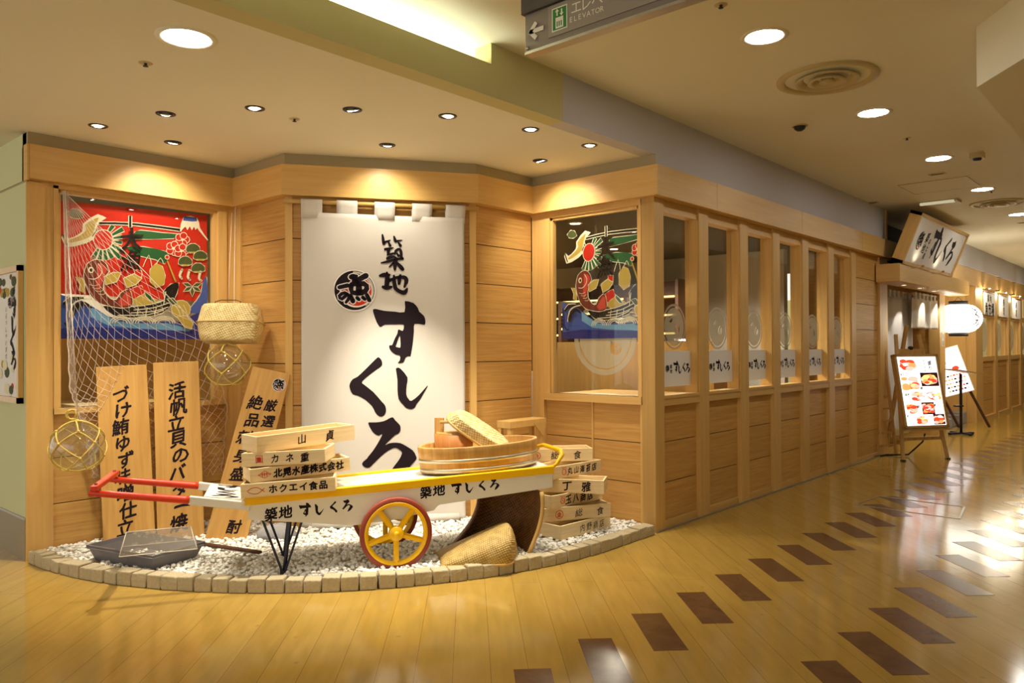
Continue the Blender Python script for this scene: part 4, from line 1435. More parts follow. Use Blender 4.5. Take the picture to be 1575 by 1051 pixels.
me.polygons.foreach_set('use_smooth', np.ones(len(PF), dtype=bool))
me.materials.append(MATS['pebble_white'])
me.update()
me.validate()
po = bpy.data.objects.new('pebbles', me)
COL.objects.link(po)
tag(po, 'bed of small white pebbles inside the granite kerb', 'pebbles', None, 'stuff')
ZP = 0.058        # where things stand on the pebbles


# =================================================================== PRINTED FISHING BANNERS
def banner(M, clip, full, label, sx=1.0):
    keys = ['red', 'navy', 'blue', 'sky', 'green', 'dkgreen', 'cream', 'black', 'gold', 'fish', 'rfish']
    idx = {k: i for i, k in enumerate(keys)}
    x0, x1, y0, y1 = clip

    def lim(p):
        return (min(max(p[0] * sx, x0), x1), min(max(p[1], y0), y1)) + tuple(p[2:])

    t = thing('fishing_banner', label, 'banner', M)
    ground, art = MB(FACE), MB(FACE)
    z = 0.0
    for n, (c, kind, pts) in enumerate(BANNER):
        z += 0.00012
        pts = [lim(p) for p in pts]
        if max(p[0] for p in pts) - min(p[0] for p in pts) < 1e-4:
            continue
        if n < 5:
            if not full and n == 0:
                continue
            ground.poly(pts, z, idx[c])
        elif kind == 's':
            art.stroke(pts, z, idx[c], smooth=2)
        else:
            if kind == 'o':
                art.stroke([(p[0], p[1], 0.011) for p in pts], z, idx['cream'], smooth=1, closed=True)
                z += 0.00012
            art.poly(smooth_poly(pts, 2) if len(pts) > 5 else pts, z, idx[c])
    put_char(art, '大', 0.172 * sx, 0.018, 0.15, z + 0.0003, idx['black'], None, 0.022, True)
    put_char(art, '漁', 0.168 * sx, -0.122, 0.135, z + 0.0003, idx['black'], None, 0.018, True)
    mats = ['banner_' + k for k in keys]
    ground.build('printed_ground', mats, t)
    art.build('printed_picture', mats, t)
    return t


# sun of the left banner at Y=-2.545, z=1.989
banner(T(-2.632, -2.545, 1.989) @ RZ(90), (-0.293, 0.728, -0.649, 0.248), True,
       'red fishing banner with rising sun, sea bream and boat in the left window')
banner(T(-0.661, 0.126, 1.975), (-0.255, 0.462, -0.640, 0.24), False,
       'fishing banner on clear ground with rising sun and sea bream in the right window', 0.92)

# frosted wave emblem on the right window pane
e = MB(FE_ @ FACE)
ec = (0.628, 1.34)
ring = cc(ec, 0.275, 48)
e.poly(ring, -0.072, 0, holes=[cc(ec, 0.235, 48)])
lower = [(ec[0] + 0.225 * math.cos(PI + PI * k / 24), ec[1] + 0.225 * math.sin(PI + PI * k / 24)) for k in range(25)]
e.poly(lower, -0.072, 0, holes=[cc((ec[0] + 0.10, ec[1] - 0.075), 0.052, 20)])
e.stroke([(ec[0] + 0.06, ec[1] - 0.04, 0.03), (ec[0] + 0.10, ec[1] - 0.015, 0.03), (ec[0] + 0.14, ec[1] - 0.05, 0.026), (ec[0] + 0.115, ec[1] - 0.085, 0.02), (ec[0] + 0.095, ec[1] - 0.07, 0.012)], -0.0715, 0)
o = e.build('frosted_emblem', 'frosted')
o.parent = win_e
o.matrix_parent_inverse = win_e.matrix_world.inverted() if False else win_e.matrix_local.inverted()


# =================================================================== SHOP LETTERING
SPAN = [SU, SHI, KU, RO]


def unit(pts, ref):
    x0, x1 = min(p[0] for p in ref), max(p[0] for p in ref)
    y0, y1 = min(p[1] for p in ref), max(p[1] for p in ref)
    s = max(x1 - x0, y1 - y0)
    return [((p[0] - (x0 + x1) / 2) / s, (p[1] - (y0 + y1) / 2) / s) for p in pts]


KANA = {'su': (unit(SU, SU), [unit(SUH, SU)]), 'shi': (unit(SHI, SHI), []), 'ku': (unit(KU, KU), []), 'ro': (unit(RO, RO), [])}
_k1, _k2 = KANJI[:16], KANJI[16:]


def unit_strokes(ks):
    A = [p for s_ in ks for p in s_]
    x0, x1 = min(p[0] for p in A), max(p[0] for p in A)
    y0, y1 = min(p[1] for p in A), max(p[1] for p in A)
    s = max(x1 - x0, y1 - y0)
    return [[((p[0] - (x0 + x1) / 2) / s, (p[1] - (y0 + y1) / 2) / s, p[2] / s) for p in s_] for s_ in ks]


U_TSUKI, U_JI = unit_strokes(_k1), unit_strokes(_k2)


def kana(mb, k, x, y, s, z=0, mat=0, M=None, sx=1.0):
    o, h = KANA[k]
    mb.poly([(x + p[0] * s * sx, y + p[1] * s) for p in o], z, mat, M, [[(x + p[0] * s * sx, y + p[1] * s) for p in q] for q in h])


def kanji(mb, U, x, y, s, z=0, mat=0, M=None, sx=1.0, wm=1.0):
    for st in U:
        mb.stroke([(x + p[0] * s * sx, y + p[1] * s, p[2] * s) for p in st], z, mat, M, smooth=2, wmul=wm)


def sushikuro(mb, x, y, s, z=0, mat=0, M=None, kan=True, pitch=None):
    """horizontal shop name, x = centre of the first sign"""
    pt = pitch or s * 1.02
    seq = []
    if kan:
        put_char(mb, '築', x, y, s * 0.92, z, mat, M, 0.028, True)
        put_char(mb, '地', x + pt, y + s * 0.04, s * 0.92, z, mat, M, 0.028, True)
        x += pt * 2.35
    for i, k in enumerate(('su', 'shi', 'ku', 'ro')):
        kana(mb, k, x + i * pt, y + (0.06, -0.03, 0.02, 0.03)[i] * s, s * (1.02, 0.86, 0.86, 0.92)[i], z, mat, M)


def emblem(mb, x, y, r, z=0, M=None, dz=0.0004, mats=(0, 1, 2, 3)):
    """round fish crest: mats = black, white, red, grey"""
    K, W, D, G = mats
    P = lambda pts, zz, m: mb.poly([(x + a * r, y + b * r) for a, b in pts], z + zz * dz, m, M)
    S = lambda pts, zz, m, wm=1.0: mb.stroke([(x + a * r, y + b * r, w * r * wm) for a, b, w in pts], z + zz * dz, m, M, smooth=2)
    P(cc((0, 0), 1.06, 40), 0, G)
    P(cc((0, 0), 1.04, 40), 1, W)
    P(cc((0, 0), 0.98, 40), 2, K)
    S([(0.9 * math.cos(R(a)), 0.9 * math.sin(R(a)), 0.10) for a in range(-52, 108, 16)], 3, G)
    P(cc((0.08, -0.05), 0.80, 30), 4, W)
    P(cc((0.10, -0.03), 0.74, 30), 5, D)
    P([(-0.98 * math.cos(R(a)), 0.98 * math.sin(R(a))) for a in range(-8, 78, 8)] + [(-0.1, 0.55), (-0.35, 0.30)], 6, K)
    fish = [[(-0.16, 0.66, 0.26), (0.06, 0.70, 0.26), (-0.02, 0.46, 0.26)], [(0.56, 0.74, 0.28), (0.30, 0.60, 0.26), (0.08, 0.44, 0.22)],
            [(-0.14, 0.30, 0.24), (0.46, 0.34, 0.26), (0.60, 0.10, 0.26), (0.36, -0.12, 0.26), (-0.12, -0.10, 0.24), (-0.16, 0.22, 0.24)],
            [(0.20, 0.28, 0.28), (0.22, -0.08, 0.34)], [(-0.20, -0.26, 0.2), (-0.08, -0.54, 0.24)], [(0.12, -0.36, 0.18), (0.22, -0.46, 0.16)],
            [(0.40, -0.34, 0.18), (0.50, -0.44, 0.16)], [(0.60, -0.22, 0.2), (0.72, -0.48, 0.22)]]
    rest = [[(-0.74, 0.14, 0.20), (-0.34, 0.24, 0.22)], [(-0.38, -0.20, 0.17), (-0.62, -0.44, 0.17), (-0.74, -0.28, 0.17), (-0.48, -0.12, 0.17), (-0.26, -0.34, 0.18), (-0.42, -0.60, 0.14)]]
    for st in fish + rest:
        S([(a, b, w + 0.09) for a, b, w in st], 7, W)
    for st in fish + rest:
        S(st, 8, K)


EMB = ['ink', 'paper_white', 'ink_red', 'plate_grey']

# =================================================================== TALL CURTAIN AND ITS ROD
# curtain frame: x along the cloth, y away from the viewer, z up, origin on the floor below the right end
NOREN = T(-1.099 - 0.02 * 0.8323, -0.597 + 0.02 * 0.5544, 0) @ RZ(56.32)
rod = MB(NOREN)
rod.tube([(-1.335, 0.0, 2.262), (0.005, 0.0, 2.262)], 0.0135, 14)
ro_ = rod.build('curtain_rod', 'bamboo')
tag(ro_, 'pale bamboo rod under the wooden band holding the white curtain', 'rod')


def wave(x, z):
    mid = min(1, max(0, (abs(x + 0.62) - 0.30) / 0.12))
    k = (0.003 + 0.005 * max(0, min(1, (z - 1.2) / 1.0))) * (0.25 + 0.75 * max(mid, min(1, max(0, (z - 2.08) / 0.06))))
    return k * math.sin(9.5 * x + 0.6) + 0.003 * (0.2 + 0.8 * mid) * math.sin(23 * x + 2 * z) + (0.014 * max(0, (0.25 - z) / 0.25) * math.sin(14 * x + 9 * z))


nt_ = thing('noren_curtain', 'tall white shop curtain with black brush lettering hanging on the curtain wall', 'curtain', NOREN)
m = MB()
m.grid(lambda u, v: (-1.217 + 1.118 * u, wave(-1.217 + 1.118 * u, 0.052 + 2.138 * v) + 0.005, 0.052 + 2.138 * v), 60, 60)
m.build('cloth', 'cloth_white', nt_)
solid(bpy.data.objects[m and nt_.children[0].name], 0.002, 1)
for px in (479.0, 531.5, 588.5, 646.5, 699.5):
    xc = -1.217 + (px - 463.5) / 250.5 * 1.118
    wl = 0.070
    lp = MB()
    prof = [(0.006, 2.155), (0.004, 2.20), (-0.012, 2.235), (-0.0175, 2.262), (-0.010, 2.278), (0.0, 2.2805), (0.010, 2.278), (0.0175, 2.262), (0.014, 2.235), (0.010, 2.20), (0.008, 2.155)]
    lp.grid(lambda u, v: (xc - wl + 2 * wl * u, prof[round(v * 10)][0], prof[round(v * 10)][1]), 4, 10)
    o = lp.build('hanging_loop', 'cloth_white', nt_)
    solid(o, 0.0015, 0)
    st = MB(FACE)
    st.poly([(xc - wl, 2.152), (xc + wl, 2.152), (xc + wl, 2.1545), (xc - wl, 2.1545)], -0.004, 0)
    st.build('stitching', 'plate_grey', o)
let = MB(FACE)
for pts, holes in ((SU, [SUH]), (SHI, []), (KU, []), (RO, [])):
    P2 = smooth_poly(pts, 2)
    let.poly(P2, 0.0003, 0, holes=[smooth_poly(h, 2) for h in holes])
for st in KANJI:
    let.stroke(st, 0.0003, 0, wmul=1.45)
let.build('brush_lettering', 'ink', nt_)
em = MB(FACE)
emblem(em, -0.865, 1.667, 0.138, 0.0003, None, 0.0003)
em.build('fish_crest', EMB, nt_)
# rolled surplus cloth at the foot
rl = MB()
rl.tube([(-1.15, -0.02, 0.085), (-0.9, -0.03, 0.09), (-0.7, -0.02, 0.082), (-0.45, -0.01, 0.085), (-0.15, -0.02, 0.082)], [0.03, 0.033, 0.028, 0.031, 0.026], 12)
rl.build('rolled_hem', 'cloth_white', nt_)
# =================================================================== HAND CART
# cart frame: x along the cart (right), y away from the viewer, z up; origin under the near wheel
CT = T(-0.656, -1.731, 0) @ RZ(58)
cart = thing('hand_cart', 'white and yellow wooden hand cart with red pull shafts and spoked wheel on the pebbles', 'cart', CT)
TILT = 0.0507
zt = lambda x: 0.477 + TILT * (x + 0.80)        # top of the yellow rail
DW = 0.46                                        # depth of the bed
XL, XR = -0.80, 0.935


def sheared(mb, x0, x1, y0, y1, d0, d1, mat=0):
    """slab following the slope of the bed; d = height relative to the rail top"""
    bt = [(x0, y0, zt(x0) + d0), (x1, y0, zt(x1) + d0), (x1, y1, zt(x1) + d0), (x0, y1, zt(x0) + d0)]
    tp = [(x0, y0, zt(x0) + d1), (x1, y0, zt(x1) + d1), (x1, y1, zt(x1) + d1), (x0, y1, zt(x0) + d1)]
    return mb.hexa(bt, tp, mat)


m = MB()
for k in range(4):
    sheared(m, XL - 0.015, XR, 0.035 + k * 0.0975, 0.035 + (k + 1) * 0.0975 - 0.003, -0.05, -0.012)
m.build('deck', 'white_paint', cart)
for y0, y1 in ((-0.005, 0.035), (DW - 0.035, DW + 0.005)):
    o = sheared(MB(), XL, XR + 0.01, y0, y1, -0.044, 0.0).build('side_rail', 'yellow_paint', cart)
    bevel(o, 0.004)
for y0, y1, nm in ((0.004, 0.028, 'front'), (DW - 0.028, DW - 0.004, 'rear')):
    m = MB()
    P = [(XL + 0.02, zt(XL) - 0.12), (XL + 0.02, zt(XL) - 0.044), (XR, zt(XR) - 0.044), (XR, zt(XR) - 0.128), (0.25, 0.375), (0.22, 0.345), (-0.02, 0.305), (-0.24, 0.290), (-0.50, 0.325)]
    m.hexa([(x, y0, z) for x, z in P], [(x, y1, z) for x, z in P])
    m = MB()
    m.prism([(x, z) for x, z in P], -y1, -y0, 0, FACE)
    o = m.build('side_board', 'white_paint', cart)
    if nm == 'front':
        for xs, zz in ((-0.665, 0.380), (0.175, 0.453)):
            let = MB(FACE)
            M_ = T(xs, zz, 0) @ Matrix.Rotation(math.atan(TILT), 4, 'Z')
            sushikuro(let, 0, 0, 0.074, 0.001 - y0, 0, M_)
            let.build('side_lettering', 'ink', o)
        MB(FACE).poly([(-0.29, 0.352), (-0.06, 0.346), (-0.06, 0.354)], 0.001 - y0 + 0.001, 0).build('peeled_edge', 'paper_white', o)
# sloping foot board with lettering and the two shafts
sh = lambda x: 0.462 + (-0.80 - x) * 0.135      # shaft top line, rising to the left
m = MB()
m.hexa([(-1.005, 0.03, sh(-1.005) - 0.035), (XL, 0.03, sh(XL) - 0.04), (XL, DW - 0.03, sh(XL) - 0.04), (-1.005, DW - 0.03, sh(-1.005) - 0.035)],
       [(-1.005, 0.03, sh(-1.005) + 0.002), (XL, 0.03, sh(XL) + 0.002), (XL, DW - 0.03, sh(XL) + 0.002), (-1.005, DW - 0.03, sh(-1.005) + 0.002)])
o = m.build('foot_board', 'white_paint', cart)
let = MB(T(-0.90, 0, sh(-0.90) + 0.0035) @ RY(math.degrees(math.atan(0.135))))
for i, k in enumerate(('ro', 'ku', 'shi', 'su')):
    kana(let, k, 0.0, 0.085 + i * 0.098, 0.096, 0, 0, None, 1.75)
let.build('board_lettering', 'ink', o)
for y in (0.012, DW - 0.012):
    s_ = MB()
    s_.bar((-1.075, y, sh(-1.075) - 0.02), (-0.77, y, sh(-0.77) - 0.03), 0.032, 0.044)
    o = s_.build('shaft_socket', 'white_paint', cart)
    bevel(o, 0.004)
    s_ = MB()
    zs_ = lambda x: sh(x) - 0.02 + 0.0
    pts = [(-1.545, y, zs_(-1.545)), (-1.40, y, zs_(-1.40)), (-1.25, y, zs_(-1.25)), (-1.10, y, zs_(-1.10)), (-1.072, y, zs_(-1.072))]
    s_.tube(pts, [0.0165, 0.018, 0.0195, 0.021, 0.0215], 10)
    s_.build('pull_shaft', 'red_paint', cart)
cb = MB()
zc = sh(-1.515) + 0.012
cb.bar((-1.515, -0.035, zc), (-1.515, DW + 0.035, zc), 0.038, 0.026)
o = cb.build('cross_bar', 'red_paint', cart)
bevel(o, 0.006)
bt = MB()
for y in (0.012, DW - 0.012):
    bt.lathe([(0.001, 0.022), (0.008, 0.020), (0.009, 0.0)], 10, 0, T(-1.515, y, zc))
bt.build('bolt', 'rust_red', o)
# legs: a V of iron bars at either side
for y in (0.03, DW - 0.05):
    l = MB()
    ft = (-0.60, y, ZP - 0.02)
    for tx, dy in ((-0.735, 0.0), (-0.555, 0.04), (-0.47, -0.01)):
        l.bar((tx, y + dy, zt(tx) - 0.06), ft, 0.017, 0.012)
    l.box(-0.62, -0.58, y - 0.012, y + 0.012, ZP - 0.024, ZP + 0.01)
    l.build('leg', 'iron', cart)


def cart_wheel(y):
    zc_, r = 0.236, 0.202
    Mw = T(0.002, y, zc_) @ RX(90)
    w = MB()
    w.lathe([(r - 0.03, -0.014), (r - 0.004, -0.016), (r, -0.010), (r, 0.010), (r - 0.004, 0.016), (r - 0.03, 0.014)], 48, 0, Mw)
    wo = w.build('wheel', 'rust_red', cart)
    q = MB()
    q.lathe([(r - 0.033, -0.018), (r - 0.026, -0.016), (r - 0.026, 0.016), (r - 0.033, 0.018), (r - 0.048, 0.008), (r - 0.048, -0.008), (r - 0.033, -0.018)], 48, 0, Mw)
    q.build('wheel_rim', 'yellow_paint', wo)
    q = MB()
    q.lathe([(0.001, 0.026), (0.030, 0.026), (0.036, 0.020), (0.042, 0.016), (0.042, -0.016), (0.030, -0.022), (0.001, -0.022)], 24, 0, Mw)
    q.lathe([(0.001, 0.034), (0.014, 0.032), (0.016, 0.024)], 16, 0, Mw)
    q.build('hub', 'yellow_paint', wo)
    for k in range(5):
        a = -PI / 2 + 2 * PI * k / 5
        q = MB(Mw)
        c, s_ = math.cos(a), math.sin(a)
        q.bar((0.03 * c, 0.03 * s_, 0), (0.160 * c, 0.160 * s_, 0), 0.030, 0.012, 0, None, (0, 0, 1))
        q.bar((0.03 * c, 0.03 * s_, 0.004), (0.160 * c, 0.160 * s_, 0.004), 0.012, 0.020, 0, None, (0, 0, 1))
        q.build('spoke', 'yellow_paint', wo)


cart_wheel(-0.020)
cart_wheel(DW + 0.020)
MB().tube([(0.002, -0.03, 0.236), (0.002, DW + 0.03, 0.236)], 0.012, 10).build('axle', 'iron', cart)
MB().box(-0.05, 0.05, 0.035, DW - 0.035, 0.30, zt(0) - 0.05).build('axle_block', 'white_paint', cart)
# bent yellow push handle at the right end
hp = [(XR + 0.0, 0.045, zt(XR) - 0.02), (XR + 0.055, 0.05, zt(XR) + 0.02), (XR + 0.115, 0.075, zt(XR) + 0.065), (XR + 0.125, 0.12, zt(XR) + 0.085), (XR + 0.085, 0.20, zt(XR) + 0.10), (XR + 0.045, 0.26, zt(XR) + 0.065), (XR - 0.02, 0.32, zt(XR) - 0.0)]
hp = [(XR - 0.01, 0.045, zt(XR) - 0.026), (XR + 0.04, 0.05, zt(XR) + 0.0), (XR + 0.085, 0.07, zt(XR) + 0.055), (XR + 0.085, 0.10, zt(XR) + 0.075), (XR + 0.025, 0.24, zt(XR) + 0.095), (XR + 0.0, 0.27, zt(XR) + 0.085), (XR - 0.02, 0.36, zt(XR) - 0.01)]
MB().tube(hp, [0.010, 0.011, 0.015, 0.016, 0.013, 0.012, 0.010], 12).build('push_handle', 'yellow_paint', cart)


# =================================================================== FISH CRATES
def crate(x, y, z, deg, L, W, H, label, group, texts, mark=None, tilt=0.0):
    """open wooden crate; x,y = front left corner, front face towards -y of its frame"""
    t = thing('fish_crate', label, 'crate', T(x, y, z) @ RZ(deg) @ RY(-tilt), group)
    w = 0.012
    for y0 in (0, W - w):
        o = MB().box(0, L, y0, y0 + w, 0, H).build('long_side', 'crate_wood', t)
        bevel(o, 0.0015, 1)
    for x0 in (0.0005, L - w - 0.0005):
        o = MB().box(x0, x0 + w, w, W - w, 0, H - 0.001).build('end_board', 'crate_end', t)
        bevel(o, 0.0015, 1)
    MB().box(w, L - w, w, W - w, 0, 0.009).build('crate_floor', 'crate_wood', t)
    g = MB(FACE)
    for s, px, size, pitch, bold, brush, mat in texts:
        put_text(g, s, px, H * 0.50, size, pitch, 0.0012, 0, None, bold, brush)
    g.build('brand_lettering', 'ink', t)
    if mark:
        g = MB(FACE)
        mark(g, H)
        g.build('brand_mark', 'ink_red', t)
    return t


def mk_fish(g, H):
    g.stroke([(0.035, H * .5, 0.003), (0.055, H * .5 + 0.012, 0.003), (0.085, H * .5 + 0.014, 0.003), (0.11, H * .5 - 0.002, 0.003), (0.12, H * .5 - 0.010, 0.003)], 0.0012)
    g.stroke([(0.035, H * .5 - 0.004, 0.003), (0.055, H * .5 - 0.016, 0.003), (0.085, H * .5 - 0.018, 0.003), (0.11, H * .5 - 0.002, 0.003), (0.12, H * .5 + 0.008, 0.003)], 0.0012)


def mk_diamond(g, H):
    c, h = (0.075, H * .5), (0.034, 0.020)
    g.stroke([(c[0] - h[0], c[1], 0.003), (c[0], c[1] + h[1], 0.003), (c[0] + h[0], c[1], 0.003), (c[0], c[1] - h[1], 0.003)], 0.0012, smooth=1, closed=True)
    g.stroke([(c[0] - h[0] * 0.9, c[1], 0.003), (c[0] + h[0] * .9, c[1], 0.003)], 0.0012)
    for dx in (-0.012, 0, 0.012):
        g.stroke([(c[0] + dx, c[1] - 0.012, 0.003), (c[0] + dx, c[1] + 0.012, 0.003)], 0.0012)
    g.stroke([(c[0] - 0.02, c[1] + 0.006, 0.0025), (c[0] + 0.02, c[1] + 0.006, 0.0025)], 0.0012)


def mk_seal(g, H):
    g.stroke([(0.078, H * .5 - 0.020, 0.0035), (0.078, H * .5 + 0.020, 0.0035), (0.112, H * .5 + 0.020, 0.0035), (0.112, H * .5 - 0.020, 0.0035)], 0.0012, smooth=1, closed=False)
    put_char(g, '重', 0.094, H * .5 - 0.002, 0.028, 0.0013, 0, None, 0.03)


def mk_ring(x, r, ch=None, flag=False):
    def f(g, H):
        g.stroke([(x + r * math.cos(PI * k / 8), H * .48 + r * math.sin(PI * k / 8), 0.004) for k in range(16)], 0.0012, smooth=2, closed=True)
        if ch:
            put_char(g, ch, x, H * .48, r * 1.1, 0.0013, 0, None, 0.04)
        if flag:
            g.stroke([(x - r, H * .5 + 0.026, 0.004), (x + r + 0.004, H * .5 + 0.026, 0.004), (x + r + 0.004, H * .5 - 0.022, 0.004)], 0.0012, smooth=1)
    return f


def crate_at(lf, rf, z, W, H, label, group, texts, mark=None, tilt=0.0):
    """lf, rf = front left / front right corner in plan"""
    a, b = Vector(lf), Vector(rf)
    d = b - a
    deg = math.degrees(math.atan2(d.y, d.x))
    return crate(lf[0], lf[1], z, deg, d.length, W, H, label, group, texts, mark, tilt)


CG = 'fish crates piled on the cart'
zd = lambda p: 0.465 + TILT * 0.62
crate_at((-1.060, -2.440), (-0.760, -2.055), 0.480, 0.20, 0.074, 'lowest crate on the cart, with a red fish outline and black lettering', CG, [('ホクエイ食品', 0.165, 0.044, 0.052, 0.035, False, 0)], mk_fish, 2.8)
crate_at((-1.035, -2.400), (-0.860, -1.885), 0.5575, 0.20, 0.074, 'second crate up on the cart, with a red diamond mark and heavy black lettering', CG, [('北晃水産株式会社', 0.145, 0.045, 0.0485, 0.045, True, 0)], mk_diamond, 2.7)
crate_at((-1.115, -2.405), (-0.790, -2.100), 0.635, 0.26, 0.074, 'third crate up on the cart, with a red square seal and three black signs', CG, [('カネ重', 0.178, 0.046, 0.080, 0.02, True, 0)], mk_seal, 2.7)
crate_at((-1.035, -2.360), (-0.985, -1.760), 0.7125, 0.19, 0.088, 'topmost crate on the cart, with two widely spaced black signs', CG, [('山貞', 0.262, 0.056, 0.175, 0.02, True, 0)], None, 2.2)

CG = 'fish crates piled beside the right window wall'
crate_at((-0.285, -0.705), (-0.255, -0.205), ZP, 0.185, 0.088, 'lowest crate of the right pile, lettering without a red mark', CG, [('内野商店', 0.21, 0.050, 0.066, 0.0, True, 0)], None)
crate_at((-0.430, -0.690), (-0.210, -0.262), ZP + 0.089, 0.185, 0.088, 'second crate from the bottom of the right pile, with a solid red ring mark', CG, [('総食', 0.245, 0.052, 0.155, 0.005, True, 0)], mk_ring(0.105, 0.026, '企'))
crate_at((-0.385, -0.672), (-0.335, -0.185), ZP + 0.178, 0.185, 0.082, 'third crate from the bottom of the right pile, half hidden under its neighbour', CG, [('玉八商店', 0.155, 0.058, 0.070, 0.025, True, 0)], mk_ring(0.10, 0.018, '八', True))
crate_at((-0.585, -0.630), (-0.165, -0.405), ZP + 0.261, 0.185, 0.088, 'fourth crate from the bottom of the right pile, with two large black signs', CG, [('丁雅', 0.235, 0.062, 0.125, 0.025, True, 0)], None)
crate_at((-0.430, -0.600), (-0.395, -0.108), ZP + 0.350, 0.185, 0.082, 'second crate from the top of the right pile, with an open red ring mark', CG, [('丸山海苔店', 0.165, 0.050, 0.062, 0.022, True, 0)], mk_ring(0.105, 0.018, None, True))
crate_at((-0.715, -0.560), (-0.405, -0.196), ZP + 0.433, 0.185, 0.086, 'topmost crate of the right pile, behind the yellow push handle', CG, [('総食', 0.215, 0.056, 0.155, 0.005, True, 0)], mk_ring(0.09, 0.024, '企'))

# =================================================================== OVAL TUB WITH PAIL AND BASKET
t_tub = thing('oval_tub', 'large oval wooden sushi tub with metal hoops on the right end of the cart', 'tub', CT @ T(0.545, 0.235, zt(0.545) + 0.002) @ RY(-math.degrees(math.atan(TILT))))
A_, B_ = 0.372, 0.215
b = MB()
H_ = 0.152
b.lathe([(0.001, 0.004), (0.965, 0.002), (0.972, 0.0), (1.0, H_ - 0.006), (0.992, H_), (0.945, H_), (0.935, H_ - 0.006), (0.915, 0.020), (0.001, 0.018)], 64, 0, None, sx=A_, sy=B_)
b.build('staves', 'tub_wood', t_tub)
for z0, z1 in ((0.004, 0.026), (0.060, 0.082)):
    k0, k1 = 0.972 + 0.028 * z0 / H_ + 0.006, 0.972 + 0.028 * z1 / H_ + 0.006
    MB().lathe([(k0 - 0.006, z0), (k0, z0), (k1, z1), (k1 - 0.006, z1)], 64, 0, None, sx=A_, sy=B_).build('hoop', 'hoop_metal', t_tub)

tp_ = thing('wooden_pail', 'small lidded wooden pail with an upright ear and cross bar standing in the tub', 'pail', CT @ T(0.40, 0.30, zt(0.40) + 0.022))
MB().lathe([(0.001, 0.0), (0.108, 0.0), (0.122, 0.185), (0.112, 0.186), (0.11, 0.18)], 32).build('staves', 'pail_wood', tp_)
MB().lathe([(0.001, 0.196), (0.104, 0.196), (0.109, 0.190), (0.109, 0.178), (0.001, 0.178)], 32).build('lid', 'tub_wood', tp_)
MB().box(-0.118, -0.062, -0.010, 0.012, 0.182, 0.282, 0, RZ(-20)).build('ear', 'tub_wood', tp_)
MB().tube([(-0.085, -0.0, 0.258), (0.12, -0.05, 0.258)], 0.0095, 10).build('cross_bar', 'bamboo', tp_)


def tray_basket(name, label, M, L, W, H, mat, waves=0.0):
    """long plaited basket seen from its underside: rounded oblong bowl"""
    t = thing(name, label, 'basket', M)

    def f(u, v):
        a = 2 * PI * u
        n_ = 3.2
        cx, sx_ = math.cos(a), math.sin(a)
        px = math.copysign(abs(cx) ** (2 / n_), cx)
        py = math.copysign(abs(sx_) ** (2 / n_), sx_)
        s_ = 1.0 - 0.16 * min(1, v * 2) if v < 0.5 else 0.84 * (1 - (v - 0.5) * 2)
        z = H * min(1, v * 2) if v < 0.5 else H * (1 + 0.05 * (v - .5))
        rip = waves * math.sin(a * 26) * (1 if v < 0.5 else 0.3)
        return (px * L / 2 * s_ * (1 + rip), py * W / 2 * s_ * (1 + rip), z)

    m = MB()
    m.grid(f, 96, 16)
    o = m.build('plaited_body', mat, t)
    solid(o, 0.004, -1)
    r = MB()
    r.tube([f(k / 60, 0) for k in range(60)], 0.008, 8, closed=True)
    r.build('rim', 'bamboo', t)
    return t


def M_axes(o, x, y, z):
    return Matrix(((x[0], y[0], z[0], o[0]), (x[1], y[1], z[1], o[1]), (x[2], y[2], z[2], o[2]), (0, 0, 0, 1)))


# basket leaning in the tub: long axis from upper left down to the right
cx_ = (CT.to_3x3() @ Vector((1, 0, 0))).normalized()
cy_ = (CT.to_3x3() @ Vector((0, 1, 0))).normalized()
la = (cx_ * 0.80 - Vector((0, 0, 1)) * 0.56 - cy_ * 0.20).normalized()
nz = (-cy_ * 0.52 + Vector((0, 0, 1)) * 0.66 + cx_ * 0.52)
nz = (nz - la * nz.dot(la)).normalized()
wa = nz.cross(la)
oc = CT @ Vector((0.535, 0.225, zt(0.535) + 0.192))
tray_basket('plaited_basket', 'long pale plaited basket leaning upside down in the oval tub', M_axes(oc, la, wa, nz), 0.43, 0.175, 0.06, 'weave_pale', 0.016)
# =================================================================== LEANING SIGN BOARDS
def sign_board(px, py, deg, lean, spin, W, L, label, columns, mark=None):
    """px,py: foot centre; board face towards -y of its frame, leaning back, spun in its own plane"""
    t = thing('sign_board', label, 'signboard', T(px, py, ZP - 0.012) @ RZ(deg) @ RX(-lean) @ RY(spin), 'lettered boards leaning at the left wall')
    o = MB().box(-W / 2, W / 2, 0, 0.022, 0, L).build('plank', 'wood_board', t)
    bevel(o, 0.002, 1)
    for s, x, z, size, pitch, dx in columns:
        g = MB(FACE)
        xs = x
        for i, ch in enumerate(s):
            put_char(g, ch, xs + dx * i + (0.012 * math.sin(i * 2.1) if dx == 0 else 0), z - i * pitch, size, 0.0006, 0, None, 0.028, True)
        g.build('brush_lettering', 'ink', t)
    if mark:
        g = MB(FACE)
        emblem(g, mark[0], mark[1], mark[2], 0.0006)
        g.build('fish_crest', EMB, t)
    return t


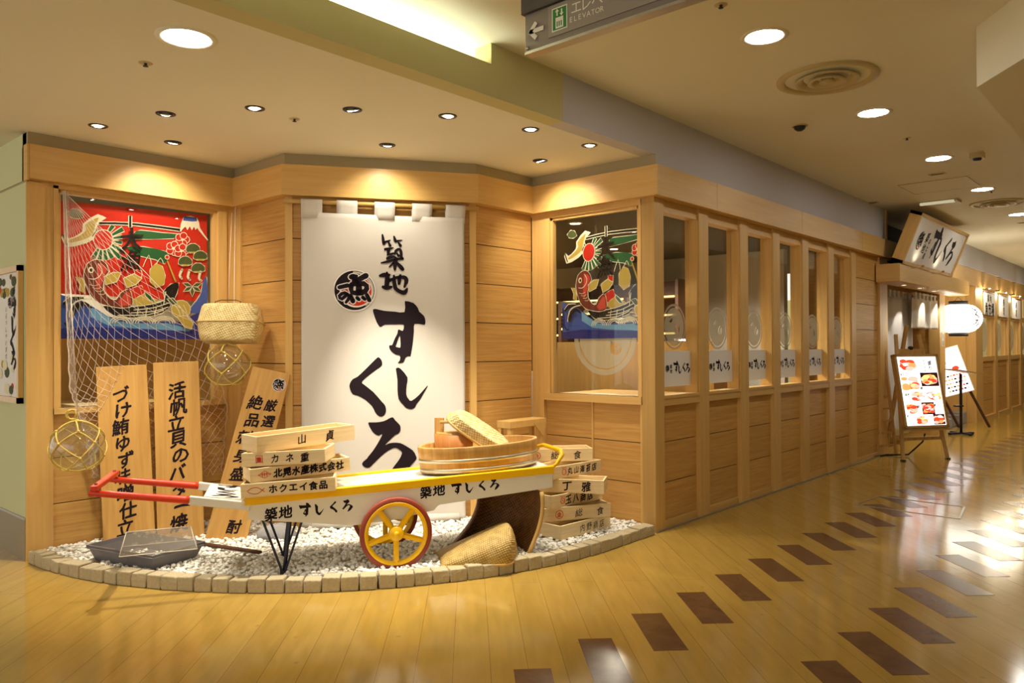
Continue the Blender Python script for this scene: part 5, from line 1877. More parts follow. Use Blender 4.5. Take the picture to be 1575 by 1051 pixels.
sign_board(-2.31, -2.505, 66, 9.5, -2.8, 0.295, 1.135, 'upright lettered board under the fishing net, left of its twin, one column starting with kana',
           [('づけ鮪ゆず味噌仕立', -0.012, 0.950, 0.100, 0.1055, 0)])
sign_board(-2.165, -2.245, 62, 9.0, -2.0, 0.278, 1.155, 'upright lettered board with one column of large signs, between its twin and the slanting board',
           [('活帆立貝のバター焼', 0.0, 0.965, 0.105, 0.107, 0)])
sign_board(-1.905, -2.085, 50, 11, 13.0, 0.252, 1.13, 'slanting lettered board with a round crest and two columns, leaning in the corner',
           [('厳選の地酒', 0.055, 0.90, 0.078, 0.105, 0), ('理酒', 0.055, 0.38, 0.075, 0.09, 0), ('絶品刺身盛', -0.045, 0.90, 0.090, 0.118, 0), ('酎', 0.03, 0.10, 0.085, 0.1, 0)], (0.072, 1.045, 0.042))


# =================================================================== GLASS FLOATS
def glass_float(c, r, label, seed, ring=True, hang_to=None):
    rnd = random.Random(seed)
    t = thing('glass_float', label, 'glass float', T(*c), 'glass fishing floats in rope nets')
    b = MB()
    prof = [(max(0.0005, r * math.sin(PI * k / 24)), -r * 0.96 * math.cos(PI * k / 24)) for k in range(25)]
    b.lathe(prof, 40)
    b.build('glass_ball', 'glass_float', t)
    q = MB()
    R_ = r * 1.025
    rings = [(-0.82, 5, 0.0), (-0.35, 5, 0.5), (0.22, 5, 0.0), (0.66, 5, 0.5)]
    node = {}
    for j, (zz, n, off) in enumerate(rings):
        for k in range(n):
            a = 2 * PI * (k + off) / n + rnd.uniform(-0.08, 0.08) + seed
            rr = math.sqrt(max(0, 1 - zz * zz)) * R_
            node[j, k] = Vector((rr * math.cos(a), rr * math.sin(a), zz * R_ * 0.97))

    def rope(a, b_):
        pts = []
        for i in range(7):
            p = a.lerp(b_, i / 6)
            pts.append(p.normalized() * (R_ + 0.001))
        q.tube(pts, 0.0042, 6)

    for j in range(3):
        for k in range(5):
            rope(node[j, k], node[j + 1, k])
            k2 = (k - 1) % 5 if rings[j][2] == 0.0 else (k + 1) % 5
            rope(node[j, k], node[j + 1, k2])
    for k in range(5):
        rope(node[3, k], Vector((0.012 * math.cos(k), 0.012 * math.sin(k), R_)))
        rope(node[0, k], node[0, (k + 1) % 5])
    q.build('rope_net', 'rope_yellow', t)
    kn = MB()
    for p in node.values():
        d = p.normalized()
        kn.lathe([(0.0005, -0.008), (0.008, -0.004), (0.010, 0.003), (0.0005, 0.010)], 8, 0, T(*(d * (R_ + 0.002))) @ d.to_track_quat('Z', 'Y').to_matrix().to_4x4())
    kn.lathe([(0.0005, -0.008), (0.012, -0.003), (0.013, 0.004), (0.0005, 0.012)], 10, 0, T(0, 0, R_))
    kn.build('knots', 'rope_yellow', t)
    if ring:
        lp = MB()
        for dx, rr in ((-0.055, 0.028), (-0.022, 0.030)):
            lp.tube([(dx + 0.6 * rr * math.cos(2 * PI * k / 16), -0.02 + 0.8 * rr * math.cos(2 * PI * k / 16), R_ + 0.038 + rr * math.sin(2 * PI * k / 16)) for k in range(16)], 0.004, 6, closed=True)
        lp.tube([(-0.04, -0.02, R_ + 0.012), (-0.02, -0.01, R_ + 0.008), (0.0, 0.0, R_ + 0.004)], 0.006, 8)
        lp.build('rope_loop', 'rope_yellow', t)
    if hang_to is not None:
        hr = MB()
        hr.tube([(0, 0, R_ + 0.005)] + [Vector(h_) - Vector(c) for h_ in hang_to], 0.003, 6)
        hr.build('hanging_cord', 'net_white', t)
    return t


glass_float((-2.285, -2.815, 0.690), 0.150, 'clear glass float in yellow rope net hanging low beside the left post', 0.3, True, [(-2.455, -2.83, 2.245)])
glass_float((-2.13, -1.945, 1.160), 0.142, 'clear glass float in yellow rope net hanging under the wicker basket', 1.1, False, [(-2.27, -1.825, 1.312), (-2.42, -1.74, 1.75), (-2.44, -1.72, 2.29)])

# hanging basket with dark bail
hb = thing('hanging_basket', 'plaited lidded basket with a thin dark handle hanging in the corner above a glass float', 'basket', T(-2.15, -1.915, 1.315) @ RZ(42) @ RX(-8))


def bx(u, v):
    a = 2 * PI * u
    n_ = 4.5
    px = math.copysign(abs(math.cos(a)) ** (2 / n_), math.cos(a))
    py = math.copysign(abs(math.sin(a)) ** (2 / n_), math.sin(a))
    zz = [0.0, 0.002, 0.02, 0.10, 0.125, 0.14, 0.235, 0.25, 0.258]
    rr = [0.0, 0.86, 0.92, 1.0, 1.02, 1.0, 0.90, 0.84, 0.0]
    i = min(len(zz) - 2, int(v * (len(zz) - 1) + 1e-6))
    f = v * (len(zz) - 1) - i
    z, s_ = zz[i] + (zz[i + 1] - zz[i]) * f, rr[i] + (rr[i + 1] - rr[i]) * f
    return (px * 0.205 * s_, py * 0.115 * s_, z)


MB().grid(bx, 64, 24).build('plaited_body', 'weave_pale', hb)
MB().tube([(0.210 * math.copysign(abs(math.cos(2 * PI * k / 48)) ** 0.44, math.cos(2 * PI * k / 48)), 0.119 * math.copysign(abs(math.sin(2 * PI * k / 48)) ** 0.44, math.sin(2 * PI * k / 48)), 0.127) for k in range(48)], 0.0045, 6, closed=True).build('lid_edge', 'bamboo', hb)
MB().tube([(-0.085, -0.085, 0.225), (-0.085, -0.08, 0.262), (-0.05, -0.07, 0.275), (0.05, -0.07, 0.275), (0.085, -0.08, 0.262), (0.085, -0.085, 0.225)], 0.003, 8).build('bail_handle', 'black_gloss', hb)
MB().tube([(0, -0.07, 0.275), (-0.04, 0.02, 0.60), (-0.10, 0.18, 0.96)], 0.0018, 6).build('hanging_cord', 'net_white', hb)

# =================================================================== FISHING NET
net = MB()
AP = Vector((-2.475, -2.832, 2.245))
NL = [AP, Vector((-2.485, -2.815, 1.60)), Vector((-2.495, -2.79, 1.02)), Vector((-2.505, -2.70, 0.76)), Vector((-2.51, -2.64, 0.45))]
NR = [AP, Vector((-2.48, -2.39, 1.83)), Vector((-2.49, -1.90, 1.36)), Vector((-2.50, -1.75, 0.85)), Vector((-2.505, -1.80, 0.40))]


def along(P, t):
    x = t * (len(P) - 1)
    i = min(len(P) - 2, int(x))
    return P[i].lerp(P[i + 1], x - i)


NU, NV = 30, 44


def netp(i, j):
    t = (j / NV)
    tt = t ** 0.80
    a, b = along(NL, tt), along(NR, tt)
    u = i / NU
    uu = u ** (1.0 + 0.35 * (1 - t))
    p = a.lerp(b, uu)
    sag = 0.09 * math.sin(PI * u) * t
    p = p + Vector((0.012 * math.sin(9 * u + 5 * t) * t, 0.0, -sag))
    if 0 < j:
        p = p + Vector((0, 0.010 * math.sin(i * 1.7 + j * 2.3) * t, 0.010 * math.sin(i * 2.9 + j) * t))
    return p


for j in range(NV):
    for i in range(NU + 1):
        if (i + j) % 2:
            continue
        a = netp(i, j)
        for di in (-1, 1):
            if 0 <= i + di <= NU:
                net.tube([a, netp(i + di, j + 1)], 0.0011, 3, cap=False)
for e in (0, NU):
    net.tube([netp(e, j) for j in range(NV + 1)], 0.0022, 5)
for k in range(5):
    net.tube([netp(0, j) + Vector((0.004 * k - 0.008, 0.006 * k, 0)) for j in range(NV + 1)], 0.0012, 3)
no = net.build('fishing_net', 'net_white')
tag(no, 'pale fishing net draped from the upper left window corner down behind the boards', 'net')

# =================================================================== GREY TRAY WITH CLEAR COVER
TA = (-1.535, -2.695)
TM = T(TA[0], TA[1], ZP - 0.004) @ Matrix(((-0.963, -0.20, 0, 0), (-0.27, 0.98, 0, 0), (0, 0, 1, 0), (0, 0, 0, 1)))
# frame: x from the near corner to the left, y to the right/back
ty = thing('fish_tray', 'shallow grey plastic tray standing on the pebbles at the left', 'tray', T(TA[0], TA[1], ZP - 0.004) @ RZ(195.5))
TLx, TLy, TH = 0.545, 0.345, 0.094


def ring4(x0, x1, y0, y1, z):
    return [(x0, y0, z), (x1, y0, z), (x1, y1, z), (x0, y1, z)]


m = MB()
lo = [ring4(0.03, TLx - 0.03, -TLy + 0.03, -0.03, 0.0), ring4(0.006, TLx - 0.006, -TLy + 0.006, -0.006, 0.070), ring4(-0.002, TLx + 0.002, -TLy - 0.002, 0.002, 0.072),
      ring4(-0.006, TLx + 0.006, -TLy - 0.006, 0.006, TH), ring4(0.004, TLx - 0.004, -TLy + 0.004, -0.004, TH), ring4(0.010, TLx - 0.010, -TLy + 0.010, -0.010, 0.072), ring4(0.036, TLx - 0.036, -TLy + 0.036, -0.036, 0.010)]
V = [p for r_ in lo for p in r_]
F = [(3, 2, 1, 0)] + [(4 * a + k, 4 * a + (k + 1) % 4, 4 * a + 4 + (k + 1) % 4, 4 * a + 4 + k) for a in range(6) for k in range(4)] + [(24, 25, 26, 27)]
m.add(V, F)
m.build('tray_body', 'grey_plastic', ty)
lp = MB()
lp.tube([(x, y, 0.078) for x, y, z in ring4(-0.007, TLx + 0.007, -TLy - 0.007, 0.007, 0)], 0.0035, 6, closed=True)
lp.build('rim_bead', 'grey_plastic', ty)

cv = thing('clear_cover', 'transparent gabled plastic cover lying askew across the grey tray', 'cover', T(-1.665, -2.605, ZP + TH - 0.002) @ RZ(66))
CL, CW, CH = 0.39, 0.23, 0.105
m = MB()
m.add([(-CL / 2, -CW / 2, 0), (CL / 2, -CW / 2, 0), (CL / 2, CW / 2, 0), (-CL / 2, CW / 2, 0), (-CL / 2 + 0.03, 0.0, CH), (CL / 2 - 0.03, 0.0, CH)],
      [(0, 1, 5, 4), (2, 3, 4, 5), (1, 2, 5), (3, 0, 4)])
o = m.build('cover_shell', 'clear_plastic', cv)
solid(o, 0.002, 0)
m = MB()
e = [(-CL / 2, -CW / 2, 0), (CL / 2, -CW / 2, 0), (CL / 2, CW / 2, 0), (-CL / 2, CW / 2, 0)]
m.tube(e, 0.0028, 6, closed=True)
m.tube([(-CL / 2 + 0.03, 0, CH), (CL / 2 - 0.03, 0, CH)], 0.0028, 6)
m.tube([(-CL / 2, -CW / 2, 0), (-CL / 2 + 0.03, 0, CH), (-CL / 2, CW / 2, 0)], 0.0024, 6)
m.tube([(CL / 2, -CW / 2, 0), (CL / 2 - 0.03, 0, CH), (CL / 2, CW / 2, 0)], 0.0024, 6)
m.build('edge_beads', 'edge_highlight', cv)  # pale colour paints a highlight along the edges of the cover

# dark stick
m = MB()
m.bar((-1.93, -2.275, ZP + 0.016), (-1.385, -2.140, ZP + 0.022), 0.030, 0.016)
o = m.build('dark_stick', 'dark_wood')
bevel(o, 0.003, 1)
tag(o, 'dark brown wooden stick lying on the pebbles behind the grey tray', 'stick')
# grey rock behind the slanting board
m = MB()
m.lathe([(0.001, -0.02), (0.11, 0.0), (0.13, 0.04), (0.09, 0.085), (0.04, 0.10), (0.001, 0.098)], 9, 0, None, sx=1.0, sy=0.6)
m.v = [v + Vector((random.uniform(-.012, .012), random.uniform(-.012, .012), random.uniform(-.012, .012))) for v in m.v]
o = m.build('grey_rock', 'stone_grey', M=T(-1.70, -1.845, ZP - 0.01) @ RZ(50))
tag(o, 'grey rock on the pebbles beside the foot of the slanting board', 'rock')

# =================================================================== BASKETS ON THE PEBBLES
def surf(name, mat, parent, fn, nu, nv, th=0.006):
    o = MB().grid(fn, nu, nv).build(name, mat, parent)
    solid(o, th, 0)
    return o


# big brown scoop standing on edge under the right end of the cart: opening faces the viewer's left
bb = thing('bamboo_scoop', 'large brown bamboo scoop basket standing on edge under the right end of the cart', 'basket', CT @ T(0.62, 0.06, ZP))


def scoop(u, v):
    # v along the height, u from the left edge round the hollow back to the right rim
    xl = -0.27 + 0.16 * v + 0.05 * math.sin(PI * v)
    xr = 0.155 + 0.09 * math.sin(PI * 0.62 * v)
    a = PI * u
    x = xl + (xr - xl) * (0.5 - 0.5 * math.cos(a))
    depth = 0.26 * math.sin(a) ** 0.8 if 0 < u < 1 else 0
    y = depth * (1 - 0.15 * v) + 0.02 * (1 - u) * 6 * (1 - v)
    return (x, y - 0.10 * u + 0.02, 0.36 * v - 0.0)


surf('plaited_hollow', 'weave_brown', bb, scoop, 36, 16)
rb = MB()
for k in range(15):
    rb.tube([Vector(scoop(i / 36, (k + 0.5) / 15)) + Vector((0, -0.005, 0)) for i in range(37)], 0.0035, 5)
rb.build('bamboo_ribs', 'weave_brown', bb)
MB().tube([Vector(scoop(1, k / 10)) for k in range(11)], 0.013, 8).build('rim', 'bamboo', bb)
MB().tube([Vector(scoop(0, k / 10)) for k in range(11)], 0.008, 8).build('rim', 'dark_wood', bb)

# pale winnowing basket lying upside down in front of it
wb = thing('winnowing_basket', 'pale plaited winnowing basket lying face down on the pebbles in front of the brown scoop', 'basket', T(-0.395, -1.33, ZP) @ RZ(54))


def winnow(u, v):
    # u along its length (open lip left -> closed heel right), v across
    h = 0.205 * (u ** 0.75) * (1 - max(0, (u - 0.86) / 0.14) ** 2.2 * 0.93)
    w = 0.15 + 0.05 * u - 0.13 * max(0, (u - 0.80) / 0.20) ** 2
    s_ = math.sin(PI * v)
    y = -w * math.cos(PI * v)
    x = -0.225 + 0.45 * u - 0.02 * (1 - s_)
    return (x, y, h * s_ ** 0.55 + 0.004)


surf('plaited_body', 'weave_tan', wb, winnow, 40, 28, 0.005)
MB().tube([winnow(k / 20, 0) for k in range(21)], 0.008, 8).build('rim', 'bamboo', wb)
MB().tube([winnow(k / 20, 1) for k in range(21)], 0.008, 8).build('rim', 'bamboo', wb)

# low wooden trestle behind the tub, against the return wall
tr = thing('wooden_trestle', 'plain wooden trestle standing behind the oval tub beside the return wall', 'trestle', FD_ @ T(0.10, -0.25, ZP))
m = MB().box(0.0, 0.40, 0.0, 0.13, 0.640, 0.69)
bevel(m.build('top_board', 'wood_post', tr), 0.002, 1)
for x in (0.02, 0.36):
    m = MB()
    m.bar((x, 0.02, 0.0), (x, 0.02, 0.665), 0.028, 0.03)
    m.bar((x, 0.11, 0.0), (x, 0.11, 0.665), 0.028, 0.03)
    m.build('leg_frame', 'wood_post', tr)
m = MB()
m.hexa([(0.36, -0.002, 0.56), (0.375, -0.002, 0.56), (0.375, 0.012, 0.56), (0.36, 0.012, 0.56)], [(0.25, -0.002, 0.665), (0.39, -0.002, 0.665), (0.39, 0.012, 0.665), (0.25, 0.012, 0.665)])
m.build('corner_brace', 'wood_post', tr)

# =================================================================== FRAMED POSTER ON THE LEFT WALL
fp = thing('framed_poster', 'wood framed restaurant poster with brush lettering on the sage wall', 'poster', T(-2.94, -3.012, 1.365))
PW, PH = 0.68, 0.84
fr_ = MB()
for a in ((-PW / 2, PW / 2, -PH / 2, -PH / 2 + 0.035), (-PW / 2, PW / 2, PH / 2 - 0.035, PH / 2), (-PW / 2, -PW / 2 + 0.035, -PH / 2, PH / 2), (PW / 2 - 0.035, PW / 2, -PH / 2, PH / 2)):
    fr_.box(a[0], a[1], -0.028, 0.0, a[2], a[3])
fr_.build('frame', 'wood_post', fp)
MB().box(-PW / 2 + 0.03, PW / 2 - 0.03, -0.010, -0.002, -PH / 2 + 0.03, PH / 2 - 0.03).build('poster_sheet', 'paper_white', fp)
g = MB(FACE)
rnd = random.Random(4)
for k in range(46):
    x, y = rnd.uniform(-0.28, 0.28), rnd.choice([rnd.uniform(0.24, 0.37), rnd.uniform(-0.37, -0.14)])
    r_ = rnd.uniform(0.018, 0.05)
    g.poly(cc((x, y), r_, 10, 1, 0.7, rnd.uniform(0, 3)), 0.0105 + k * 0.00005, rnd.choice([0, 1, 2, 3]))
g.build('food_pictures', ['banner_rfish', 'banner_gold', 'banner_dkgreen', 'banner_cream'], fp)
g = MB(FACE)
for i, k in enumerate(('su', 'shi', 'ku', 'ro')):
    kana(g, k, 0.20 - (0.03 if k == 'ku' else 0), 0.16 - i * 0.105, 0.125, 0.0135)
put_text(g, '築地', 0.20, 0.27, 0.05, 0.055, 0.0135, 0, None, 0.02, True, True)
put_text(g, 'いらっしゃいませ', 0.05, 0.16, 0.035, 0.042, 0.0135, 0, None, 0, True, True)
g.build('brush_lettering', 'ink', fp)
g = MB(FACE)
emblem(g, 0.13, 0.20, 0.035, 0.0135)
g.build('fish_crest', EMB, fp)
# =================================================================== WINDOW STICKERS OF THE CORRIDOR FRONT
for i, (w, a, b) in enumerate(WINF):
    c = (a + b) / 2
    g = MB(FACE)
    yy = 0.073 - 0.005
    g.poly(cc((c - 0.0, 1.416), 0.166, 40), -yy, 0, holes=[cc((c, 1.416), 0.150, 40)])
    g.poly(cc((c, 1.416), 0.138, 40), -yy, 0, holes=[cc((c + 0.045, 1.40), 0.035, 16), cc((c - 0.05, 1.47), 0.025, 14)])
    g.stroke([(c - 0.08, 1.46, .02), (c, 1.50, .025), (c + 0.07, 1.45, .022), (c + 0.03, 1.40, .018), (c + 0.05, 1.36, .014)], -yy + 0.0005, 0)
    o = g.build('frosted_emblem', 'frosted', w)
    p = MB(FACE)
    p.poly([(a + 0.10, 0.985), (b - 0.02, 0.985), (b - 0.02, 1.24), (a + 0.10, 1.24)], -yy + 0.0003, 0)
    pl = p.build('shop_placard', 'paper_white', w)
    t_ = MB(FACE)
    emblem(t_, a + 0.155, 1.115, 0.026, -yy + 0.0008)
    kana_x = a + 0.235
    for j, k in enumerate(('su', 'shi', 'ku', 'ro')):
        kana(t_, k, a + 0.275 + j * 0.058, 1.115 + (0.012, -0.008, 0.004, -0.002)[j], (0.085, 0.07, 0.07, 0.075)[j], -yy + 0.0012, 0)
    put_text(t_, '築地', a + 0.205, 1.128, 0.030, 0.034, -yy + 0.0012, 0, None, 0.02, True, True)
    t_.build('shop_lettering', EMB, w)
    for ch in w.children:
        if ch.name.startswith(('frosted', 'shop')):
            pass

# =================================================================== ENTRANCE CANOPY, SIGN, CURTAINS
cp = thing('entrance_canopy', 'box shaped wooden canopy over the restaurant entrance', 'canopy', T(0, 0, 0))
m = MB()
m.box(-0.066, 0.190, 4.87, 8.30, 2.004, 2.204)
o = m.build('canopy_box', 'wood_band', cp)
m = MB()
m.box(-0.060, 0.175, 4.89, 8.28, 1.998, 2.004)
m.build('soffit_board', 'wood_post', cp)
for y in (5.5, 6.2, 6.9, 7.6):
    q = MB()
    q.lathe([(0.030, -0.001), (0.034, -0.004), (0.042, -0.003), (0.044, 0.0)], 20, 0, T(0.06, y, 1.998))
    dl = q.build('canopy_downlight', 'chrome', cp)
    MB().disc(0.030, -0.002, 20, 0, T(0.06, y, 1.998), flip=True).build('bulb', 'far_lamp', dl)
    l = bpy.data.lights.new('canopy_lamp', 'SPOT')
    l.energy = 22
    l.color = WARM
    l.spot_size = R(80)
    l.shadow_soft_size = 0.03
    lo = bpy.data.objects.new('canopy_lamp', l)
    COL.objects.link(lo)
    lo.parent = cp
    lo.location = (0.04, y, 1.985)

# tilted shop sign on the canopy: x along +Y, leaning out over the corridor
lean = math.atan2(0.405 - 0.188, 2.757 - 2.206)
SGN = T(0.188, 4.90, 2.206) @ RZ(90) @ RX(math.degrees(lean))
ss = thing('tilted_shop_sign', 'white shop sign with black brush lettering tilted forward above the canopy', 'sign', SGN)
SW, SH = 2.31, 0.590
m = MB()
m.box(0.03, SW - 0.03, 0.004, 0.10, 0.03, SH - 0.03)
m.build('sign_box', 'dark_wood', ss)
m = MB()
for q in ((0, SW, 0, 0.035), (0, SW, SH - 0.035, SH), (0, 0.05, 0, SH), (SW - 0.05, SW, 0, SH)):
    m.box(q[0], q[1], -0.016, 0.11, q[2], q[3])
m.build('frame', 'wood_post', ss)
MB().box(0.04, SW - 0.04, -0.004, 0.006, 0.03, SH - 0.03).build('white_face', 'paper_white', ss)
g = MB(FACE)
emblem(g, 0.36, 0.30, 0.11, 0.005, None, 0.0005)
g.build('fish_crest', EMB, ss)
g = MB(FACE)
for j, k in enumerate(('su', 'shi', 'ku', 'ro')):
    kana(g, k, 0.98 + j * 0.285, 0.29 + (0.05, -0.03, 0.02, -0.01)[j], (0.40, 0.33, 0.32, 0.34)[j], 0.0055, 0)
put_text(g, '築地', 0.60, 0.36, 0.12, 0.13, 0.0055, 0, None, 0.02, True, True)
put_text(g, 'ねた処', 0.73, 0.33, 0.075, 0.09, 0.0055, 0, None, 0.02, True, True)
g.build('brush_lettering', 'ink', ss)
for x in (0.42, 1.35):
    l = bpy.data.lights.new('sign_lamp', 'SPOT')
    l.energy = 1.1
    l.color = (1, 0.85, 0.55)
    l.spot_size = R(150)
    l.spot_blend = 1.0
    l.shadow_soft_size = 0.02
    lo = bpy.data.objects.new('sign_lamp', l)
    COL.objects.link(lo)
    lo.parent = cp
    lo.location = (0.315, 4.90 + x, 2.215)
    d_ = Vector((0.26, 4.9 + x, 2.6)) - Vector(lo.location)
    lo.rotation_euler = d_.to_track_quat('-Z', 'Y').to_euler()
    q = MB()
    q.tube([(0.19, 4.90 + x, 2.18), (0.27, 4.9 + x, 2.175), (0.315, 4.9 + x, 2.185)], 0.004, 6)
    q.lathe([(0.001, -0.02), (0.014, -0.018), (0.016, 0.006)], 10, 0, T(0.315, 4.9 + x, 2.20))
    q.build('sign_lamp_arm', 'wood_post', cp)

# two door curtains
def door_curtain(x0, x1, z0, z1, mat, label, seed, X=-0.20):
    t = thing('door_curtain', label, 'curtain', T(X, 0, 0) @ RZ(90), 'white curtains in the entrance')
    m = MB()
    m.grid(lambda u, v: (x0 + (x1 - x0) * u, 0.018 * math.sin(seed + 22 * u) * (1 - 0.5 * v) + 0.01 * math.sin(9 * u + seed), z0 + (z1 - z0 - 0.06) * v), 40, 16)
    o = m.build('cloth', mat, t)
    solid(o, 0.003, 0)
    n = max(2, int((x1 - x0) / 0.17))
    for k in range(n):
        xc = x0 + (x1 - x0) * (k + 0.5) / n
        m = MB()
        m.box(xc - 0.035, xc + 0.035, -0.014, 0.014, z1 - 0.075, z1 + 0.012)
        m.build('hanging_loop', mat, t)
    MB().tube([(x0 - 0.03, 0, z1), (x1 + 0.03, 0, z1)], 0.010, 8).build('curtain_pole', 'bamboo', t)
    return t


door_curtain(5.75, 6.85, 0.12, 1.965, 'cloth_grey', 'long pale grey curtain at the near side of the entrance', 0.4)
door_curtain(6.50, 7.64, 1.50, 1.965, 'cloth_white', 'short white half curtain at the far side of the entrance', 2.0, -0.095)

# big paper lantern
LT = thing('paper_lantern', 'large glowing white paper lantern with black caps beyond the entrance post', 'lantern', T(0.0, 8.53, 1.45))
prof = []
for k in range(25):
    v = k / 24
    z = 0.012 + 0.42 * v
    r = 0.12 + 0.195 * math.sin(PI * v) ** 0.5
    prof.append((r + 0.004 * math.cos(k * PI), z))
MB().lathe(prof, 40).build('paper_shade', 'lantern_glow', LT)
MB().lathe([(0.115, -0.040), (0.128, -0.040), (0.128, 0.016), (0.115, 0.016), (0.115, -0.04)], 32).build('lower_cap', 'black', LT)
MB().lathe([(0.115, 0.43), (0.128, 0.43), (0.128, 0.485), (0.115, 0.485), (0.115, 0.43)], 32).build('upper_cap', 'black', LT)
MB().tube([(-0.06, 0, 0.478), (0, 0, 0.545), (0.06, 0, 0.478)], 0.004, 6).build('wire_bail', 'iron', LT)
g = MB()


def on_lantern(pts):
    out = []
    for a, z in pts:
        v = max(0, min(1, (z - 0.012) / 0.42))
        r = 0.12 + 0.195 * math.sin(PI * v) ** 0.5 + 0.007
        out.append((r * math.cos(a), r * math.sin(a), z))
    return out


for k, zc_, ac in (('ku', 0.27, -0.50), ('ro', 0.15, -0.50), ('shi', 0.38, -0.50)):
    o_, h_ = KANA[k]
    pts = on_lantern([(ac + p[0] * 0.45, zc_ + p[1] * 0.115) for p in o_])
    tris = tessellate_polygon([[Vector((p[0], p[1], 0)) for p in o_]])
    g.add(pts, [tuple(t3) for t3 in tris])
g.build('brush_lettering', 'black', LT)
l = bpy.data.lights.new('lantern_bulb', 'POINT')
l.energy = 26
l.color = (1, 0.88, 0.66)
l.shadow_soft_size = 0.3
lo = bpy.data.objects.new('lantern_bulb', l)
COL.objects.link(lo)
lo.parent = LT
lo.location = (0.50, 0.0, 0.2)

# stone plinth below the lantern
m = MB()
k = 0
y = 8.06
while y < 9.95:
    w = 0.20 + 0.09 * ((k * 7) % 3) / 2
    m.box(0.02, 0.50, y, min(9.95, y + w) - 0.006, 0, 0.14 + 0.02 * ((k * 5) % 3), 0)
    y += w
    k += 1
o = m.build('stone_plinth', 'stone_grey', M=T(-0.063, 0, 0) @ Matrix(((-1, 0, 0, -0.10), (0, 1, 0, 0), (0, 0, 1, 0), (0, 0, 0, 1))))
bevel(o, 0.008, 2)
tag(o, 'low row of grey stone blocks along the wall under the lantern', 'plinth')

# lit menu board under the lantern
def menu_face(mb, W, H, rnd, z, title=True):
    """backlit print: white ground, food pictures and lettering (material slots of MENU)"""
    mb.poly([(0, 0), (W, 0), (W, H), (0, H)], z, 0)
    return mb


MENU = ['menu_white', 'menu_red', 'menu_orange', 'menu_pink', 'menu_dark', 'menu_yellow', 'menu_cyan', 'menu_black']


def dish(mb, x0, y0, x1, y1, rnd, z, dark=True, n=14):
    if dark:
        mb.poly([(x0, y0), (x1, y0), (x1, y1), (x0, y1)], z, 4)
    w, h = x1 - x0, y1 - y0
    for k, (fx, fy, fr, c) in enumerate(((.5, .5, .46, 2), (.35, .62, .28, 1), (.68, .40, .28, 3), (.42, .32, .24, 1))):
        mb.poly([(x0 + w * (fx - 0.5) + w * 0.5 + fr * w * math.cos(a) * .9, y0 + h * fy + fr * h * math.sin(a) * .8) for a in [PI * q / 8 for q in range(16)]], z + 0.00001 * (k + 1), c)
    for k in range(n):
        cx, cy = x0 + w * rnd.uniform(0.18, 0.82), y0 + h * rnd.uniform(0.2, 0.8)
        r = min(w, h) * rnd.uniform(0.16, 0.27)
        c = rnd.choice([1, 1, 2, 2, 3, 3, 0, 5])
        mb.poly([(min(max(p[0], x0), x1), min(max(p[1], y0), y1)) for p in cc((cx, cy), r, 10, 1.25, 0.6, rnd.uniform(0, 3))], z + 0.00004 * (k + 1), c)


# easel stand with the lit food menu -------------------------------------------------
EM = T(0.272, 4.711, 0) @ RZ(56)
ez = thing('easel_stand', 'wooden easel with splayed legs carrying the lit food menu', 'easel', EM)
lean_e = 11.5
top = lambda x, y, z: (x, y, z)
LGt = [((-0.03, 0.0, 0.0), (0.11, 0.26, 1.40)), ((0.56, 0.0, 0.0), (0.42, 0.26, 1.40))]
for a, b in LGt:
    o = MB().bar(a, b, 0.036, 0.030).build('leg', 'easel_wood', ez)
    MB().box(a[0] - 0.02, a[0] + 0.02, -0.02, 0.02, 0, 0.015).build('foot', 'black', o)
MB().bar((0.265, 0.62, 0.0), (0.265, 0.27, 1.50), 0.036, 0.030).build('leg', 'easel_wood', ez)
MB().bar((-0.02, 0.055, 0.235), (0.55, 0.055, 0.235), 0.026, 0.035).build('stretcher', 'easel_wood', ez)
MB().bar((-0.04, -0.01, 0.345), (0.58, -0.01, 0.345), 0.055, 0.022).build('ledge', 'easel_wood', ez)
MB().bar((0.10, 0.235, 1.19), (0.43, 0.235, 1.19), 0.03, 0.09).build('head_rail', 'easel_wood', ez)
MB().tube([(0.275, 0.205, 1.245), (0.275, 0.24, 1.245)], 0.022, 10).build('clamp_knob', 'black', ez)

MBX = EM @ T(-0.03, -0.03, 0.36) @ RX(-lean_e)
BW, BH = 0.58, 0.83
mn = thing('lit_food_menu', 'backlit menu board of sushi pictures standing on the wooden easel', 'menu board', MBX)
m = MB()
for q in ((0, BW, 0, 0.028), (0, BW, BH - 0.028, BH), (0, 0.028, 0, BH), (BW - 0.028, BW, 0, BH)):
    m.box(q[0], q[1], -0.012, 0.05, q[2], q[3])
m.build('frame', 'easel_wood', mn)
MB().box(0.02, BW - 0.02, 0.002, 0.045, 0.02, BH - 0.02).build('lightbox', 'white_plastic', mn)
g = MB(FACE)
g.poly([(0.026, 0.026), (BW - 0.026, 0.026), (BW - 0.026, BH - 0.026), (0.026, BH - 0.026)], 0.0, 0)
rnd = random.Random(9)
g.poly([(0.27, 0.62), (BW - 0.03, 0.62), (BW - 0.03, BH - 0.03), (0.27, BH - 0.03)], 0.0004, 6)
g.poly(cc((0.41, 0.70), 0.10, 24, 1.2, 0.9), 0.0006, 0)
dish(g, 0.04, 0.63, 0.30, 0.79, rnd, 0.001, False, 22)
for x0, y0, x1, y1 in ((0.31, 0.465, 0.545, 0.62), (0.045, 0.41, 0.29, 0.60), (0.34, 0.295, 0.55, 0.425), (0.15, 0.285, 0.325, 0.415), (0.045, 0.155, 0.22, 0.285), (0.265, 0.15, 0.43, 0.285), (0.395, 0.035, 0.545, 0.15), (0.17, 0.035, 0.33, 0.145)):
    dish(g, x0, y0, x1, y1, rnd, 0.001, x0 in (0.31, 0.265, 0.395), 24)
g.build('printed_food', MENU, mn)
g = MB(FACE)
